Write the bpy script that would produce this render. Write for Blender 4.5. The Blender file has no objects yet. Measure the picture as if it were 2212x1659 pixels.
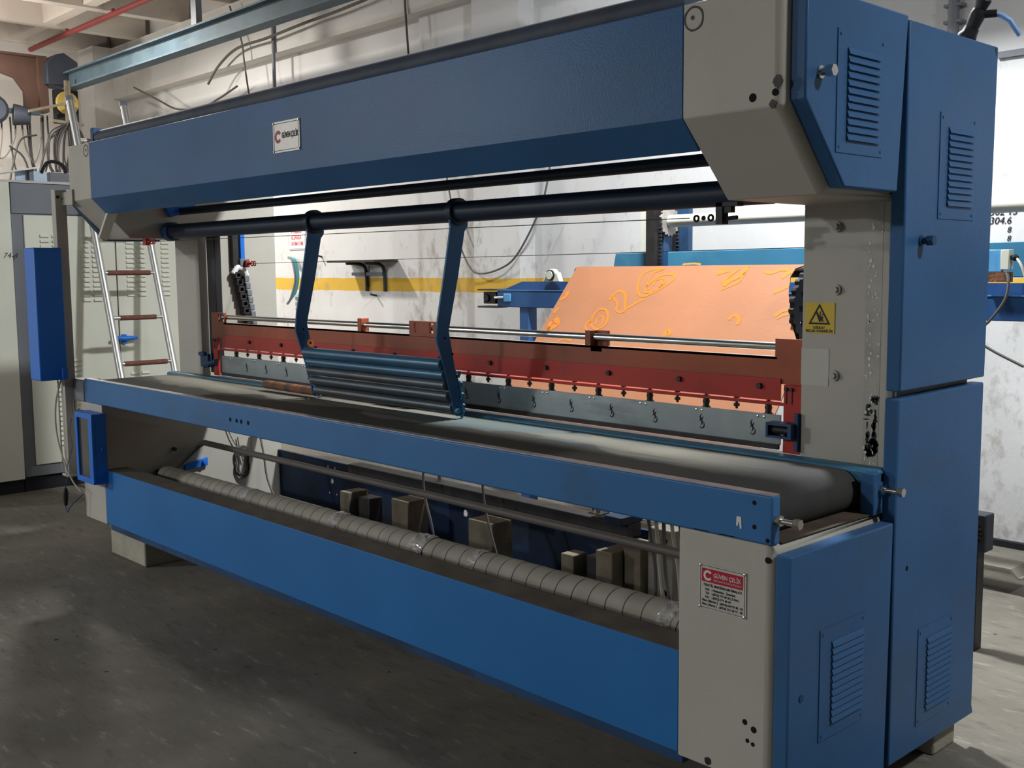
import bpy, math, random
from mathutils import Vector, Matrix, geometry
S = bpy.context.scene
COL = S.collection
random.seed(7)

# ------------------------------------------------------------------ camera, world, lights, exposure
YAW, PIT, ROL = -0.8200591, 0.1053042, -0.0083624
fw = Vector((math.sin(YAW)*math.cos(PIT), math.cos(YAW)*math.cos(PIT), -math.sin(PIT)))
r0 = Vector((math.cos(YAW), -math.sin(YAW), 0)); u0 = r0.cross(fw)
rt = math.cos(ROL)*r0 + math.sin(ROL)*u0; up = -math.sin(ROL)*r0 + math.cos(ROL)*u0
cd = bpy.data.cameras.new('camera'); cam = bpy.data.objects.new('camera', cd); COL.objects.link(cam)
cam.matrix_world = Matrix(((rt.x, up.x, -fw.x, 1.827), (rt.y, up.y, -fw.y, -2.333), (rt.z, up.z, -fw.z, 1.573), (0, 0, 0, 1)))
cd.sensor_width = 36; cd.lens = 2332.57*36/2212; cd.clip_start = 0.05; cd.clip_end = 100
S.camera = cam
S.view_settings.view_transform = 'Standard'; S.view_settings.look = 'None'
S.view_settings.exposure = 0.0; S.view_settings.gamma = 1.0; S.view_settings.use_curve_mapping = False
w = bpy.data.worlds.new('World'); S.world = w; w.use_nodes = True
w.node_tree.nodes['Background'].inputs[0].default_value = (0.62, 0.70, 0.85, 1)
w.node_tree.nodes['Background'].inputs[1].default_value = 0.022

def lamp(name, loc, power, col, size=0.3, glow=0.12):
    """ceiling bay or fill lamp: a downward disc plus a little light sideways and up from its glass"""
    l = bpy.data.lights.new(name, 'AREA'); l.shape = 'DISK'; l.size = size; l.energy = power; l.color = col
    o = bpy.data.objects.new(name, l); COL.objects.link(o); o.location = loc
    l2 = bpy.data.lights.new(name, 'POINT'); l2.energy = power*glow; l2.color = col; l2.shadow_soft_size = size*.5
    o2 = bpy.data.objects.new(name, l2); COL.objects.link(o2); o2.location = loc
lamp('bay_or_fill_lamp', (-8.4, 1.5, 4.15), 215, (1.0, 0.96, 0.89), 0.3, 0.05)
lamp('bay_or_fill_lamp', (-1.45, 1.90, 4.15), 280, (0.93, 0.97, 1.0))
lamp('bay_or_fill_lamp', (3.1, 1.0, 4.15), 95, (0.92, 0.96, 1.0), 0.3, 0.6)
lamp('bay_or_fill_lamp', (-10.2, -8.5, 4.15), 560, (0.90, 0.95, 1.0), 0.6, 0.8)
lamp('bay_or_fill_lamp', (-10.4, 1.0, 3.4), 60, (1.0, 0.93, 0.84), 0.3, 2.0)  # added fill lamp out of view, brightens the ceiling and left wall
lamp('bay_or_fill_lamp', (-3.2, -10.5, 4.15), 390, (0.95, 0.97, 1.0), 0.6, 0.8)

# ------------------------------------------------------------------ materials
def nodes(m):
    m.use_nodes = True
    nt = m.node_tree
    return nt, nt.nodes['Principled BSDF']
def N(nt, t, **k):
    n = nt.nodes.new(t)
    for a, b in k.items():
        setattr(n, a, b)
    return n
def mat(name, col, rough=0.5, metal=0.0, var=0.10, vscale=3.0, fine=0.0, bump=0.0, bscale=60.0, stain=None, stain_amt=0.5, sscale=(1, 1, 1), slo=0.52, shi=0.62, spec=0.28, coat=0.0):
    m = bpy.data.materials.new(name); nt, b = nodes(m); L = nt.links.new
    tc = N(nt, 'ShaderNodeTexCoord')
    n1 = N(nt, 'ShaderNodeTexNoise'); n1.inputs['Scale'].default_value = vscale; n1.inputs['Detail'].default_value = 6
    L(tc.outputs['Object'], n1.inputs['Vector'])
    mr = N(nt, 'ShaderNodeMapRange'); mr.inputs[1].default_value = 0.3; mr.inputs[2].default_value = 0.7
    mr.inputs[3].default_value = 1-var; mr.inputs[4].default_value = 1+var
    L(n1.outputs['Fac'], mr.inputs[0])
    mx = N(nt, 'ShaderNodeVectorMath', operation='SCALE'); mx.inputs[0].default_value = col
    L(mr.outputs[0], mx.inputs['Scale'])
    out = mx.outputs[0]
    if stain:
        mp = N(nt, 'ShaderNodeMapping'); mp.inputs['Scale'].default_value = sscale; L(tc.outputs['Object'], mp.inputs[0])
        n2 = N(nt, 'ShaderNodeTexNoise'); n2.inputs['Scale'].default_value = 2.0; n2.inputs['Detail'].default_value = 8; n2.inputs['Roughness'].default_value = 0.62
        L(mp.outputs[0], n2.inputs['Vector'])
        m2 = N(nt, 'ShaderNodeMapRange'); m2.inputs[1].default_value = slo; m2.inputs[2].default_value = shi; m2.inputs[4].default_value = stain_amt
        L(n2.outputs['Fac'], m2.inputs[0])
        mm = N(nt, 'ShaderNodeMix', data_type='RGBA'); L(m2.outputs[0], mm.inputs[0]); L(out, mm.inputs[6]); mm.inputs[7].default_value = (*stain, 1)
        out = mm.outputs[2]
    L(out, b.inputs['Base Color'])
    b.inputs['Roughness'].default_value = rough; b.inputs['Metallic'].default_value = metal
    b.inputs['Specular IOR Level'].default_value = spec; b.inputs['Coat Weight'].default_value = coat
    if bump:
        n3 = N(nt, 'ShaderNodeTexNoise'); n3.inputs['Scale'].default_value = bscale; n3.inputs['Detail'].default_value = 4
        L(tc.outputs['Object'], n3.inputs['Vector'])
        bp = N(nt, 'ShaderNodeBump'); bp.inputs['Strength'].default_value = bump; bp.inputs['Distance'].default_value = 0.01
        L(n3.outputs['Fac'], bp.inputs['Height']); L(bp.outputs[0], b.inputs['Normal'])
    return m

BLUE = (0.055, 0.165, 0.36)
M = {}
M['blue'] = mat('blue_paint', (0.040, 0.118, 0.262), 0.34, var=0.10, vscale=2, bump=0.09, bscale=160, spec=0.13, stain=(0.05, 0.10, 0.17), stain_amt=0.35, sscale=(1, 1, 2))
M['blue_low'] = mat('bright_blue_paint', (0.022, 0.150, 0.400), 0.45, var=0.07, vscale=2, bump=0.05, bscale=180)
M['blue_box'] = mat('royal_blue_paint', (0.020, 0.165, 0.62), 0.38, var=0.05)
M['blue_dark'] = mat('dark_blue_paint', (0.020, 0.060, 0.140), 0.5, var=0.2, stain=(0.02, 0.025, 0.03), stain_amt=0.6)
M['blue_far'] = mat('navy_blue_paint', (0.025, 0.085, 0.24), 0.45, var=0.12)
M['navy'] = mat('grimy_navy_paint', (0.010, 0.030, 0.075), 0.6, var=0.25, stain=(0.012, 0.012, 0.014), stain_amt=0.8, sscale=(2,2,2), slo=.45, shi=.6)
M['teal_blue'] = mat('teal_blue_paint', (0.05, 0.19, 0.31), 0.4, var=0.12, stain=(0.08, 0.28, 0.40), stain_amt=0.5)
M['cream'] = mat('cream_grey_paint', (0.44, 0.42, 0.36), 0.5, var=0.05, bump=0.06, bscale=150, stain=(0.30, 0.28, 0.23), stain_amt=0.35, sscale=(1.5, 1.5, .8), slo=.55, shi=.75)
M['cab'] = mat('pale_cream_paint', (0.66, 0.66, 0.56), 0.5, var=0.04, stain=(0.45, 0.45, 0.38), stain_amt=0.3, slo=.58, shi=.8)
M['cabframe'] = mat('grey_cabinet_frame', (0.17, 0.18, 0.20), 0.5, var=0.1)
M['plinth'] = mat('black_plinth', (0.012, 0.013, 0.016), 0.6)
M['dust'] = mat('brown_dust_ledge', (0.13, 0.115, 0.095), 0.85, var=0.25, vscale=8, bump=0.3, bscale=200)
M['black'] = mat('black_rubber', (0.015, 0.015, 0.017), 0.5, var=0.2)
M['dark'] = mat('oily_dark_steel', (0.035, 0.033, 0.032), 0.5, metal=0.3, var=0.3, vscale=10)
M['tube'] = mat('dark_navy_tube', (0.014, 0.024, 0.042), 0.5, var=0.15)
M['tubetop'] = mat('dark_rubber_roller', (0.045, 0.060, 0.085), 0.6, var=0.25, vscale=6, stain=(0.10, 0.09, 0.09), stain_amt=0.4)
M['steel'] = mat('galvanised_steel', (0.30, 0.34, 0.35), 0.36, metal=0.75, var=0.15, vscale=5, stain=(0.16, 0.18, 0.18), stain_amt=0.5, sscale=(1, 1, 5))
M['chrome'] = mat('bright_steel', (0.62, 0.60, 0.56), 0.22, metal=1.0, var=0.08)
M['alu'] = mat('aluminium', (0.55, 0.55, 0.54), 0.38, metal=0.85, var=0.05)
M['orangered'] = mat('orange_red_paint', (0.36, 0.085, 0.035), 0.45, var=0.15, stain=(0.10, 0.045, 0.03), stain_amt=0.7, sscale=(1, 1, 1), slo=.45, shi=.7)
M['red'] = mat('red_paint', (0.42, 0.035, 0.022), 0.42, var=0.12, stain=(0.12, 0.02, 0.02), stain_amt=0.4)
M['rust'] = mat('rusty_iron', (0.20, 0.085, 0.04), 0.8, var=0.3, vscale=20, bump=0.3, bscale=80, stain=(0.06, 0.05, 0.045), stain_amt=0.9, sscale=(6, 6, 6), slo=.42, shi=.6)
M['rustbeam'] = mat('red_oxide_beam', (0.085, 0.045, 0.033), 0.7, var=0.2)
M['rolldark'] = mat('worn_dark_roller', (0.075, 0.095, 0.11), 0.38, metal=0.3, var=0.25, vscale=6, stain=(0.11, 0.08, 0.06), stain_amt=0.6, sscale=(.6, 3, 3))
M['rollblue'] = mat('blue_steel_roller', (0.05, 0.13, 0.21), 0.3, metal=0.2, var=0.15)
M['rung'] = mat('brown_rubber_grip', (0.17, 0.07, 0.05), 0.8, var=0.2, vscale=40, bump=0.4, bscale=150)
M['yellow'] = mat('yellow_sticker', (0.66, 0.46, 0.05), 0.5, var=0.06)
M['ink'] = mat('black_print', (0.012, 0.012, 0.018), 0.5)
M['inkred'] = mat('red_print', (0.42, 0.012, 0.035), 0.45)
M['inkwhite'] = mat('white_print', (0.70, 0.68, 0.62), 0.5)
M['plate'] = mat('brushed_nameplate', (0.55, 0.53, 0.48), 0.4, metal=0.25, var=0.08, vscale=12)
M['paper'] = mat('white_paper', (0.82, 0.80, 0.78), 0.6)
M['grip'] = mat('cable_grey', (0.10, 0.09, 0.08), 0.6)
M['wire'] = mat('steel_wire', (0.10, 0.10, 0.10), 0.4, metal=0.6)
M['cablel'] = mat('pale_cable', (0.42, 0.38, 0.30), 0.6)
M['glass'] = mat('dusty_glass', (0.055, 0.06, 0.058), 0.18, var=0.15, coat=0.5)
M['dirtycream'] = mat('dirty_cream_steel', (.17,.16,.125), .6, var=.2, vscale=8)
M['wood'] = mat('dirty_wood', (0.15, 0.125, 0.085), 0.8, var=0.25, vscale=12, bump=0.2, stain=(0.10, 0.09, 0.07), stain_amt=0.7, sscale=(4, 4, 1.5))
M['concrete_block'] = mat('concrete_block', (0.34, 0.32, 0.25), 0.85, var=0.15, vscale=8, bump=0.4, bscale=60)
M['craneblue'] = mat('grey_blue_beam', (0.055, 0.085, 0.105), 0.7, var=0.2, vscale=4, stain=(0.10, 0.135, 0.15), stain_amt=0.5, sscale=(.6, 1, 2))
M['orangepaint'] = mat('orange_mark', (0.80, 0.25, 0.07), 0.5)
M['tealhose'] = mat('teal_hose', (0.12, 0.45, 0.50), 0.4)
M['valveblue'] = mat('light_blue_handle', (0.25, 0.45, 0.8), 0.4)
M['hole'] = mat('deep_hole', (0.006, 0.006, 0.007), 0.9)
M['lightblue'] = mat('light_blue_plate', (0.10, 0.33, 0.62), 0.4, var=0.2)
M['darkcable'] = mat('black_cable', (0.028, 0.025, 0.025), 0.6)
M['gunmetal'] = mat('gunmetal_casing', (0.030, 0.036, 0.050), 0.55, var=.2)
M['redpipe'] = mat('dark_red_pipe', (0.26, 0.05, 0.05), 0.5)
M['foil'] = mat('plastic_wrap', (0.42, 0.40, 0.36), 0.3, var=0.35, vscale=40, bump=1.0, bscale=70, coat=0.6)

def belt_material():
    m = mat('soiled_beige_belt_painted_shade', (0.165, 0.154, 0.12), 0.9, var=0.10, vscale=5, bump=0.05, bscale=200, stain=(0.075, 0.068, 0.058), stain_amt=0.92, sscale=(.28, 2.2, 1), slo=0.50, shi=0.58)
    nt = m.node_tree; b = nt.nodes['Principled BSDF']; L = nt.links.new
    src = b.inputs['Base Color'].links[0].from_socket
    tc = N(nt, 'ShaderNodeTexCoord'); sp = N(nt, 'ShaderNodeSeparateXYZ'); L(tc.outputs['Object'], sp.inputs[0])
    nz = N(nt, 'ShaderNodeTexNoise'); nz.inputs['Scale'].default_value = 5; nz.inputs['Detail'].default_value = 7
    mp = N(nt, 'ShaderNodeMapping'); mp.inputs['Scale'].default_value = (.5, 1.4, 1); L(tc.outputs['Object'], mp.inputs[0]); L(mp.outputs[0], nz.inputs['Vector'])
    # grey-green wet patch on the right half of the belt
    mr = N(nt, 'ShaderNodeMapRange'); mr.inputs[1].default_value = 1.05; mr.inputs[2].default_value = 0.55; L(sp.outputs['X'], mr.inputs[0])
    dx = N(nt, 'ShaderNodeMath', operation='ADD'); dx.inputs[1].default_value = 1.15; L(sp.outputs['X'], dx.inputs[0])
    ab = N(nt, 'ShaderNodeMath', operation='ABSOLUTE'); L(dx.outputs[0], ab.inputs[0])
    ml = N(nt, 'ShaderNodeMath', operation='MULTIPLY_ADD'); ml.inputs[1].default_value = -0.30; ml.inputs[2].default_value = 0.24; L(ab.outputs[0], ml.inputs[0])
    ad = N(nt, 'ShaderNodeMath', operation='ADD'); L(ml.outputs[0], ad.inputs[0]); L(nz.outputs['Fac'], ad.inputs[1])
    th = N(nt, 'ShaderNodeMapRange'); th.inputs[1].default_value = 0.60; th.inputs[2].default_value = 0.64; L(ad.outputs[0], th.inputs[0])
    mm = N(nt, 'ShaderNodeMix', data_type='RGBA'); L(th.outputs[0], mm.inputs[0]); L(src, mm.inputs[6]); mm.inputs[7].default_value = (0.10, 0.125, 0.12, 1)
    # wavy dark band at the front rail: the beam's shade painted in
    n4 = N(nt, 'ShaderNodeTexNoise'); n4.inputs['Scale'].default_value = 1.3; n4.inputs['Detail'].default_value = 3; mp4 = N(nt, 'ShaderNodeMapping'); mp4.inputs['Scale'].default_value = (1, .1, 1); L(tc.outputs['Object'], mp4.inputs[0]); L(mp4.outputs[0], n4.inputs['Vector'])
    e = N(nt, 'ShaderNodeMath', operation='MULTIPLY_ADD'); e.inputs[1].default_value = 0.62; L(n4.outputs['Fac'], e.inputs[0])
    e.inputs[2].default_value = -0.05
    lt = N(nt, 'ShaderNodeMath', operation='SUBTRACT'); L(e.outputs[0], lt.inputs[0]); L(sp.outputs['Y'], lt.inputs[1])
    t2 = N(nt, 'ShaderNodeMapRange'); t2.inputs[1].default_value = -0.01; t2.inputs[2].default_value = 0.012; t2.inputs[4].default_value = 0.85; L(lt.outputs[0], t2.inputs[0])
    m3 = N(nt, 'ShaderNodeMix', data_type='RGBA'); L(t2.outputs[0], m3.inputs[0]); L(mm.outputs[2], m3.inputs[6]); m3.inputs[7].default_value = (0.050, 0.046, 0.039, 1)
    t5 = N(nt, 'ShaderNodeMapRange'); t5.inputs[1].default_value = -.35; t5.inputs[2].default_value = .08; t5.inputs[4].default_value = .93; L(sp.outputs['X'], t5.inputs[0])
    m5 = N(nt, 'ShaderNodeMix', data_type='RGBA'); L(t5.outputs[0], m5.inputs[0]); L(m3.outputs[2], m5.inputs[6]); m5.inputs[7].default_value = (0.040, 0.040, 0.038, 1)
    L(m5.outputs[2], b.inputs['Base Color'])
    return m
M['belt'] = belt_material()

def tape_roll_material():
    m = mat('taped_cardboard', (0.34, 0.32, 0.26), 0.6, var=0.14, vscale=9, bump=0.1, bscale=120)
    nt = m.node_tree; b = nt.nodes['Principled BSDF']; L = nt.links.new
    src = b.inputs['Base Color'].links[0].from_socket
    tc = N(nt, 'ShaderNodeTexCoord'); sp = N(nt, 'ShaderNodeSeparateXYZ'); L(tc.outputs['Object'], sp.inputs[0])
    a = N(nt, 'ShaderNodeMath', operation='ARCTAN2'); L(sp.outputs['Z'], a.inputs[0]); L(sp.outputs['Y'], a.inputs[1])
    k = N(nt, 'ShaderNodeMath', operation='MULTIPLY'); k.inputs[1].default_value = 1/(2*math.pi); L(a.outputs[0], k.inputs[0])
    q = N(nt, 'ShaderNodeMath', operation='MULTIPLY_ADD'); q.inputs[1].default_value = 1/0.075; L(sp.outputs['X'], q.inputs[0]); L(k.outputs[0], q.inputs[2])
    nz = N(nt, 'ShaderNodeTexNoise'); nz.inputs['Scale'].default_value = 3; L(tc.outputs['Object'], nz.inputs['Vector'])
    q2 = N(nt, 'ShaderNodeMath', operation='MULTIPLY_ADD'); q2.inputs[1].default_value = 0.9; L(nz.outputs['Fac'], q2.inputs[0]); L(q.outputs[0], q2.inputs[2])
    fr = N(nt, 'ShaderNodeMath', operation='FRACT'); L(q2.outputs[0], fr.inputs[0])
    lt = N(nt, 'ShaderNodeMath', operation='LESS_THAN'); lt.inputs[1].default_value = 0.06; L(fr.outputs[0], lt.inputs[0])
    mm = N(nt, 'ShaderNodeMix', data_type='RGBA'); L(lt.outputs[0], mm.inputs[0]); L(src, mm.inputs[6]); mm.inputs[7].default_value = (0.05, 0.045, 0.035, 1)
    L(mm.outputs[2], b.inputs['Base Color'])
    return m
M['tape'] = tape_roll_material()

def wall_material(name, stripe, base=(0.60, 0.595, 0.59)):
    m = bpy.data.materials.new(name); nt, b = nodes(m); L = nt.links.new
    tc = N(nt, 'ShaderNodeTexCoord'); ge = N(nt, 'ShaderNodeNewGeometry'); sp = N(nt, 'ShaderNodeSeparateXYZ'); L(ge.outputs['Position'], sp.inputs[0])
    n1 = N(nt, 'ShaderNodeTexNoise'); n1.inputs['Scale'].default_value = 1.1; n1.inputs['Detail'].default_value = 5; L(ge.outputs['Position'], n1.inputs['Vector'])
    mr = N(nt, 'ShaderNodeMapRange'); mr.inputs[1].default_value = .3; mr.inputs[2].default_value = .7; mr.inputs[3].default_value = .9; mr.inputs[4].default_value = 1.06; L(n1.outputs['Fac'], mr.inputs[0])
    c = N(nt, 'ShaderNodeVectorMath', operation='SCALE'); c.inputs[0].default_value = base; L(mr.outputs[0], c.inputs['Scale'])
    out = c.outputs[0]
    if stripe:
        def step(v, lo):
            s = N(nt, 'ShaderNodeMath', operation='GREATER_THAN'); s.inputs[1].default_value = v; L(lo, s.inputs[0]); return s.outputs[0]
        n5 = N(nt, 'ShaderNodeTexNoise'); n5.inputs['Scale'].default_value = 4; L(ge.outputs['Position'], n5.inputs['Vector'])
        zz = N(nt, 'ShaderNodeMath', operation='MULTIPLY_ADD'); zz.inputs[1].default_value = 0.02; L(n5.outputs['Fac'], zz.inputs[0]); L(sp.outputs['Z'], zz.inputs[2])
        s1 = step(1.395, zz.outputs[0]); s2 = step(1.517, zz.outputs[0])
        sb = N(nt, 'ShaderNodeMath', operation='SUBTRACT'); L(s1, sb.inputs[0]); L(s2, sb.inputs[1])
        mm = N(nt, 'ShaderNodeMix', data_type='RGBA'); L(sb.outputs[0], mm.inputs[0]); L(out, mm.inputs[6]); mm.inputs[7].default_value = (0.62, 0.38, 0.045, 1)
        out = mm.outputs[2]
    # scuffs and grime spots, denser below 1.6 m
    mp = N(nt, 'ShaderNodeMapping'); mp.inputs['Scale'].default_value = (1, 1, .6); L(ge.outputs['Position'], mp.inputs[0])
    n2 = N(nt, 'ShaderNodeTexNoise'); n2.inputs['Scale'].default_value = 9; n2.inputs['Detail'].default_value = 9; n2.inputs['Roughness'].default_value = .7; L(mp.outputs[0], n2.inputs['Vector'])
    n3 = N(nt, 'ShaderNodeTexNoise'); n3.inputs['Scale'].default_value = .9; n3.inputs['Detail'].default_value = 2; L(ge.outputs['Position'], n3.inputs['Vector'])
    h = N(nt, 'ShaderNodeMapRange'); h.inputs[1].default_value = 2.3; h.inputs[2].default_value = 0.9; h.inputs[3].default_value = 0.0; h.inputs[4].default_value = 0.12; L(sp.outputs['Z'], h.inputs[0])
    a = N(nt, 'ShaderNodeMath', operation='MULTIPLY_ADD'); a.inputs[1].default_value = .35; L(n3.outputs['Fac'], a.inputs[0]); L(n2.outputs['Fac'], a.inputs[2])
    a2 = N(nt, 'ShaderNodeMath', operation='ADD'); L(a.outputs[0], a2.inputs[0]); L(h.outputs[0], a2.inputs[1])
    t = N(nt, 'ShaderNodeMapRange'); t.inputs[1].default_value = .80; t.inputs[2].default_value = .95; t.inputs[4].default_value = .6; L(a2.outputs[0], t.inputs[0])
    m2 = N(nt, 'ShaderNodeMix', data_type='RGBA'); L(t.outputs[0], m2.inputs[0]); L(out, m2.inputs[6]); m2.inputs[7].default_value = (0.25, 0.22, 0.18, 1)
    L(m2.outputs[2], b.inputs['Base Color']); b.inputs['Roughness'].default_value = .85
    bp = N(nt, 'ShaderNodeBump'); bp.inputs['Strength'].default_value = .35; bp.inputs['Distance'].default_value = .01; L(n2.outputs['Fac'], bp.inputs['Height']); L(bp.outputs[0], b.inputs['Normal'])
    return m
M['wall'] = wall_material('whitewashed_concrete', True)
M['wallplain'] = wall_material('whitewashed_concrete_plain', False, (0.59, 0.57, 0.54))
M['ceil'] = wall_material('cast_concrete_ceiling', False, (0.62, 0.56, 0.50))

def floor_material():
    m = bpy.data.materials.new('worn_concrete_floor'); nt, b = nodes(m); L = nt.links.new
    ge = N(nt, 'ShaderNodeNewGeometry')
    n1 = N(nt, 'ShaderNodeTexNoise'); n1.inputs['Scale'].default_value = .8; n1.inputs['Detail'].default_value = 8; n1.inputs['Roughness'].default_value = .6; L(ge.outputs['Position'], n1.inputs['Vector'])
    cr = N(nt, 'ShaderNodeValToRGB'); e = cr.color_ramp.elements
    e[0].position = .3; e[0].color = (0.095, 0.086, 0.072, 1); e[1].position = .72; e[1].color = (0.24, 0.22, 0.18, 1); L(n1.outputs['Fac'], cr.inputs[0])
    mp = N(nt, 'ShaderNodeMapping'); mp.inputs['Scale'].default_value = (1, 3.5, 1); mp.inputs['Rotation'].default_value = (0, 0, .6); L(ge.outputs['Position'], mp.inputs[0])
    n2 = N(nt, 'ShaderNodeTexNoise'); n2.inputs['Scale'].default_value = 6; n2.inputs['Detail'].default_value = 10; n2.inputs['Roughness'].default_value = .7; L(mp.outputs[0], n2.inputs['Vector'])
    t = N(nt, 'ShaderNodeMapRange'); t.inputs[1].default_value = .54; t.inputs[2].default_value = .68; t.inputs[4].default_value = .75; L(n2.outputs['Fac'], t.inputs[0])
    mm = N(nt, 'ShaderNodeMix', data_type='RGBA'); L(t.outputs[0], mm.inputs[0]); L(cr.outputs[0], mm.inputs[6]); mm.inputs[7].default_value = (0.09, 0.08, 0.068, 1)
    t4 = N(nt, 'ShaderNodeMapRange'); t4.inputs[1].default_value = .43; t4.inputs[2].default_value = .30; t4.inputs[4].default_value = .55; L(n2.outputs['Fac'], t4.inputs[0])
    m4 = N(nt, 'ShaderNodeMix', data_type='RGBA'); L(t4.outputs[0], m4.inputs[0]); L(mm.outputs[2], m4.inputs[6]); m4.inputs[7].default_value = (0.40, 0.37, 0.31, 1)
    n3 = N(nt, 'ShaderNodeTexNoise'); n3.inputs['Scale'].default_value = 14; n3.inputs['Detail'].default_value = 2; L(ge.outputs['Position'], n3.inputs['Vector'])
    t3 = N(nt, 'ShaderNodeMapRange'); t3.inputs[1].default_value = .74; t3.inputs[2].default_value = .77; L(n3.outputs['Fac'], t3.inputs[0])
    m3 = N(nt, 'ShaderNodeMix', data_type='RGBA'); L(t3.outputs[0], m3.inputs[0]); L(m4.outputs[2], m3.inputs[6]); m3.inputs[7].default_value = (0.03, 0.025, 0.022, 1)
    L(m3.outputs[2], b.inputs['Base Color']); b.inputs['Roughness'].default_value = .8; b.inputs['Specular IOR Level'].default_value = .25
    bp = N(nt, 'ShaderNodeBump'); bp.inputs['Strength'].default_value = .25; bp.inputs['Distance'].default_value = .01; L(n2.outputs['Fac'], bp.inputs['Height']); L(bp.outputs[0], b.inputs['Normal'])
    return m
M['floor'] = floor_material()
M['orange'] = mat('orange_rubber_sheet', (0.31, 0.130, 0.062), 0.6, var=0.06, vscale=3, bump=0.1, bscale=50, stain=(0.40, 0.14, 0.06), stain_amt=0.6, sscale=(9, 9, 9), slo=.66, shi=.76)
M['orangewipe'] = mat('wiped_bright_orange', (0.50, 0.16, 0.022), 0.5, var=0.05)

# ------------------------------------------------------------------ mesh builder
class MB:
    def __init__(s): s.v = []; s.f = []
    def add(s, vs, fs):
        n = len(s.v); s.v += [tuple(v) for v in vs]; s.f += [tuple(i+n for i in f) for f in fs]; return s
    def box(s, x0, x1, y0, y1, z0, z1):
        return s.add([(x0,y0,z0),(x1,y0,z0),(x1,y1,z0),(x0,y1,z0),(x0,y0,z1),(x1,y0,z1),(x1,y1,z1),(x0,y1,z1)],
                     [(0,3,2,1),(4,5,6,7),(0,1,5,4),(1,2,6,5),(2,3,7,6),(3,0,4,7)])
    def prism(s, loops, ax, a0, a1):
        """loops: list of 2D loops (first outer, rest holes); ax = extrusion axis"""
        if not isinstance(loops[0][0], (tuple, list)): loops = [loops]
        def P(p, a): return (a,p[0],p[1]) if ax == 'x' else (p[0],a,p[1]) if ax == 'y' else (p[0],p[1],a)
        flat = [p for l in loops for p in l]; n = len(flat)
        vs = [P(p, a0) for p in flat] + [P(p, a1) for p in flat]
        fs = []
        if len(loops) == 1:
            k = list(range(n)); fs.append(tuple(k[::-1])); fs.append(tuple(i+n for i in k))
        else:
            for t in geometry.tessellate_polygon([[Vector((p[0], p[1], 0)) for p in l] for l in loops]):
                fs.append(tuple(t)); fs.append(tuple(i+n for i in reversed(t)))
        o = 0
        for l in loops:
            m = len(l)
            for i in range(m):
                j = (i+1) % m
                fs.append((o+i, o+j, n+o+j, n+o+i))
            o += m
        return s.add(vs, fs)
    def ring(s, pts, radii, n=12, caps=True, start=None):
        """swept circle along points"""
        pts = [Vector(p) for p in pts]; base = len(s.v); prev = None
        for i, p in enumerate(pts):
            a = pts[max(i-1, 0)]; b = pts[min(i+1, len(pts)-1)]
            d = (b-a).normalized()
            if prev is None:
                h = Vector((0,0,1)) if abs(d.z) < .9 else Vector((1,0,0))
                uu = d.cross(h).normalized()
            else:
                uu = (prev - d*prev.dot(d)).normalized()
            prev = uu; vv = d.cross(uu)
            r = radii[i] if isinstance(radii, (list, tuple)) else radii
            for k in range(n):
                t = 2*math.pi*k/n
                s.v.append(tuple(p + uu*math.cos(t)*r + vv*math.sin(t)*r))
        for i in range(len(pts)-1):
            for k in range(n):
                k2 = (k+1) % n
                s.f.append((base+i*n+k, base+i*n+k2, base+(i+1)*n+k2, base+(i+1)*n+k))
        if caps:
            s.f.append(tuple(base+k for k in range(n))[::-1]); e = base+(len(pts)-1)*n
            s.f.append(tuple(e+k for k in range(n)))
        return s
    def cyl(s, a, b, r, n=16): return s.ring([a, b], r, n)
    def hexbolt(s, a, b, r): return s.ring([a, b], r, 6)
    def tri(s, *loops): return s
    def build(s, name, m, parent=None, bevel=0.0, seg=2, smooth=True, origin=None):
        me = bpy.data.meshes.new(name)
        vs = s.v
        if origin is not None: vs = [(v[0]-origin[0], v[1]-origin[1], v[2]-origin[2]) for v in vs]
        me.from_pydata(vs, [], s.f); me.materials.append(m)
        import bmesh
        bm = bmesh.new(); bm.from_mesh(me); bmesh.ops.recalc_face_normals(bm, faces=bm.faces); bm.to_mesh(me); bm.free()
        if smooth:
            for p in me.polygons: p.use_smooth = True
            me.set_sharp_from_angle(angle=math.radians(38))
        o = bpy.data.objects.new(name, me); COL.objects.link(o)
        if origin is not None: o.location = origin
        if parent is not None:
            o.parent = parent
            if origin is None: o.location = tuple(-c for c in world_loc(parent))
            else: o.location = tuple(a-c for a, c in zip(origin, world_loc(parent)))
        if bevel:
            b = o.modifiers.new('bevel', 'BEVEL'); b.width = bevel; b.segments = seg; b.limit_method = 'ANGLE'; b.angle_limit = math.radians(50)
            b.harden_normals = False
        return o
def world_loc(o):
    l = Vector((0,0,0))
    while o is not None: l = l + o.location; o = o.parent
    return l
def tag(o, label, cat=None, group=None, kind=None):
    if label: o['label'] = label
    if cat: o['category'] = cat
    if group: o['group'] = group
    if kind: o['kind'] = kind
    return o
def thing(name, label, cat, loc=(0,0,0), group=None):
    o = bpy.data.objects.new(name, None); COL.objects.link(o); o.location = loc; o.empty_display_size = .1
    return tag(o, label, cat, group)
def dup(src, name, parent, off):
    """copy of a part sharing its mesh, moved by off"""
    c = src.copy(); COL.objects.link(c); c.parent = parent; c.location = src.location + Vector(off)
    return c
def struct(name, mb, m, **k):
    o = mb.build(name, m, **k); o['kind'] = 'structure'; return o
def arc(cx, cy, r, a0, a1, n):
    return [(cx+r*math.cos(math.radians(a0+(a1-a0)*i/n)), cy+r*math.sin(math.radians(a0+(a1-a0)*i/n))) for i in range(n+1)]
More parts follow.
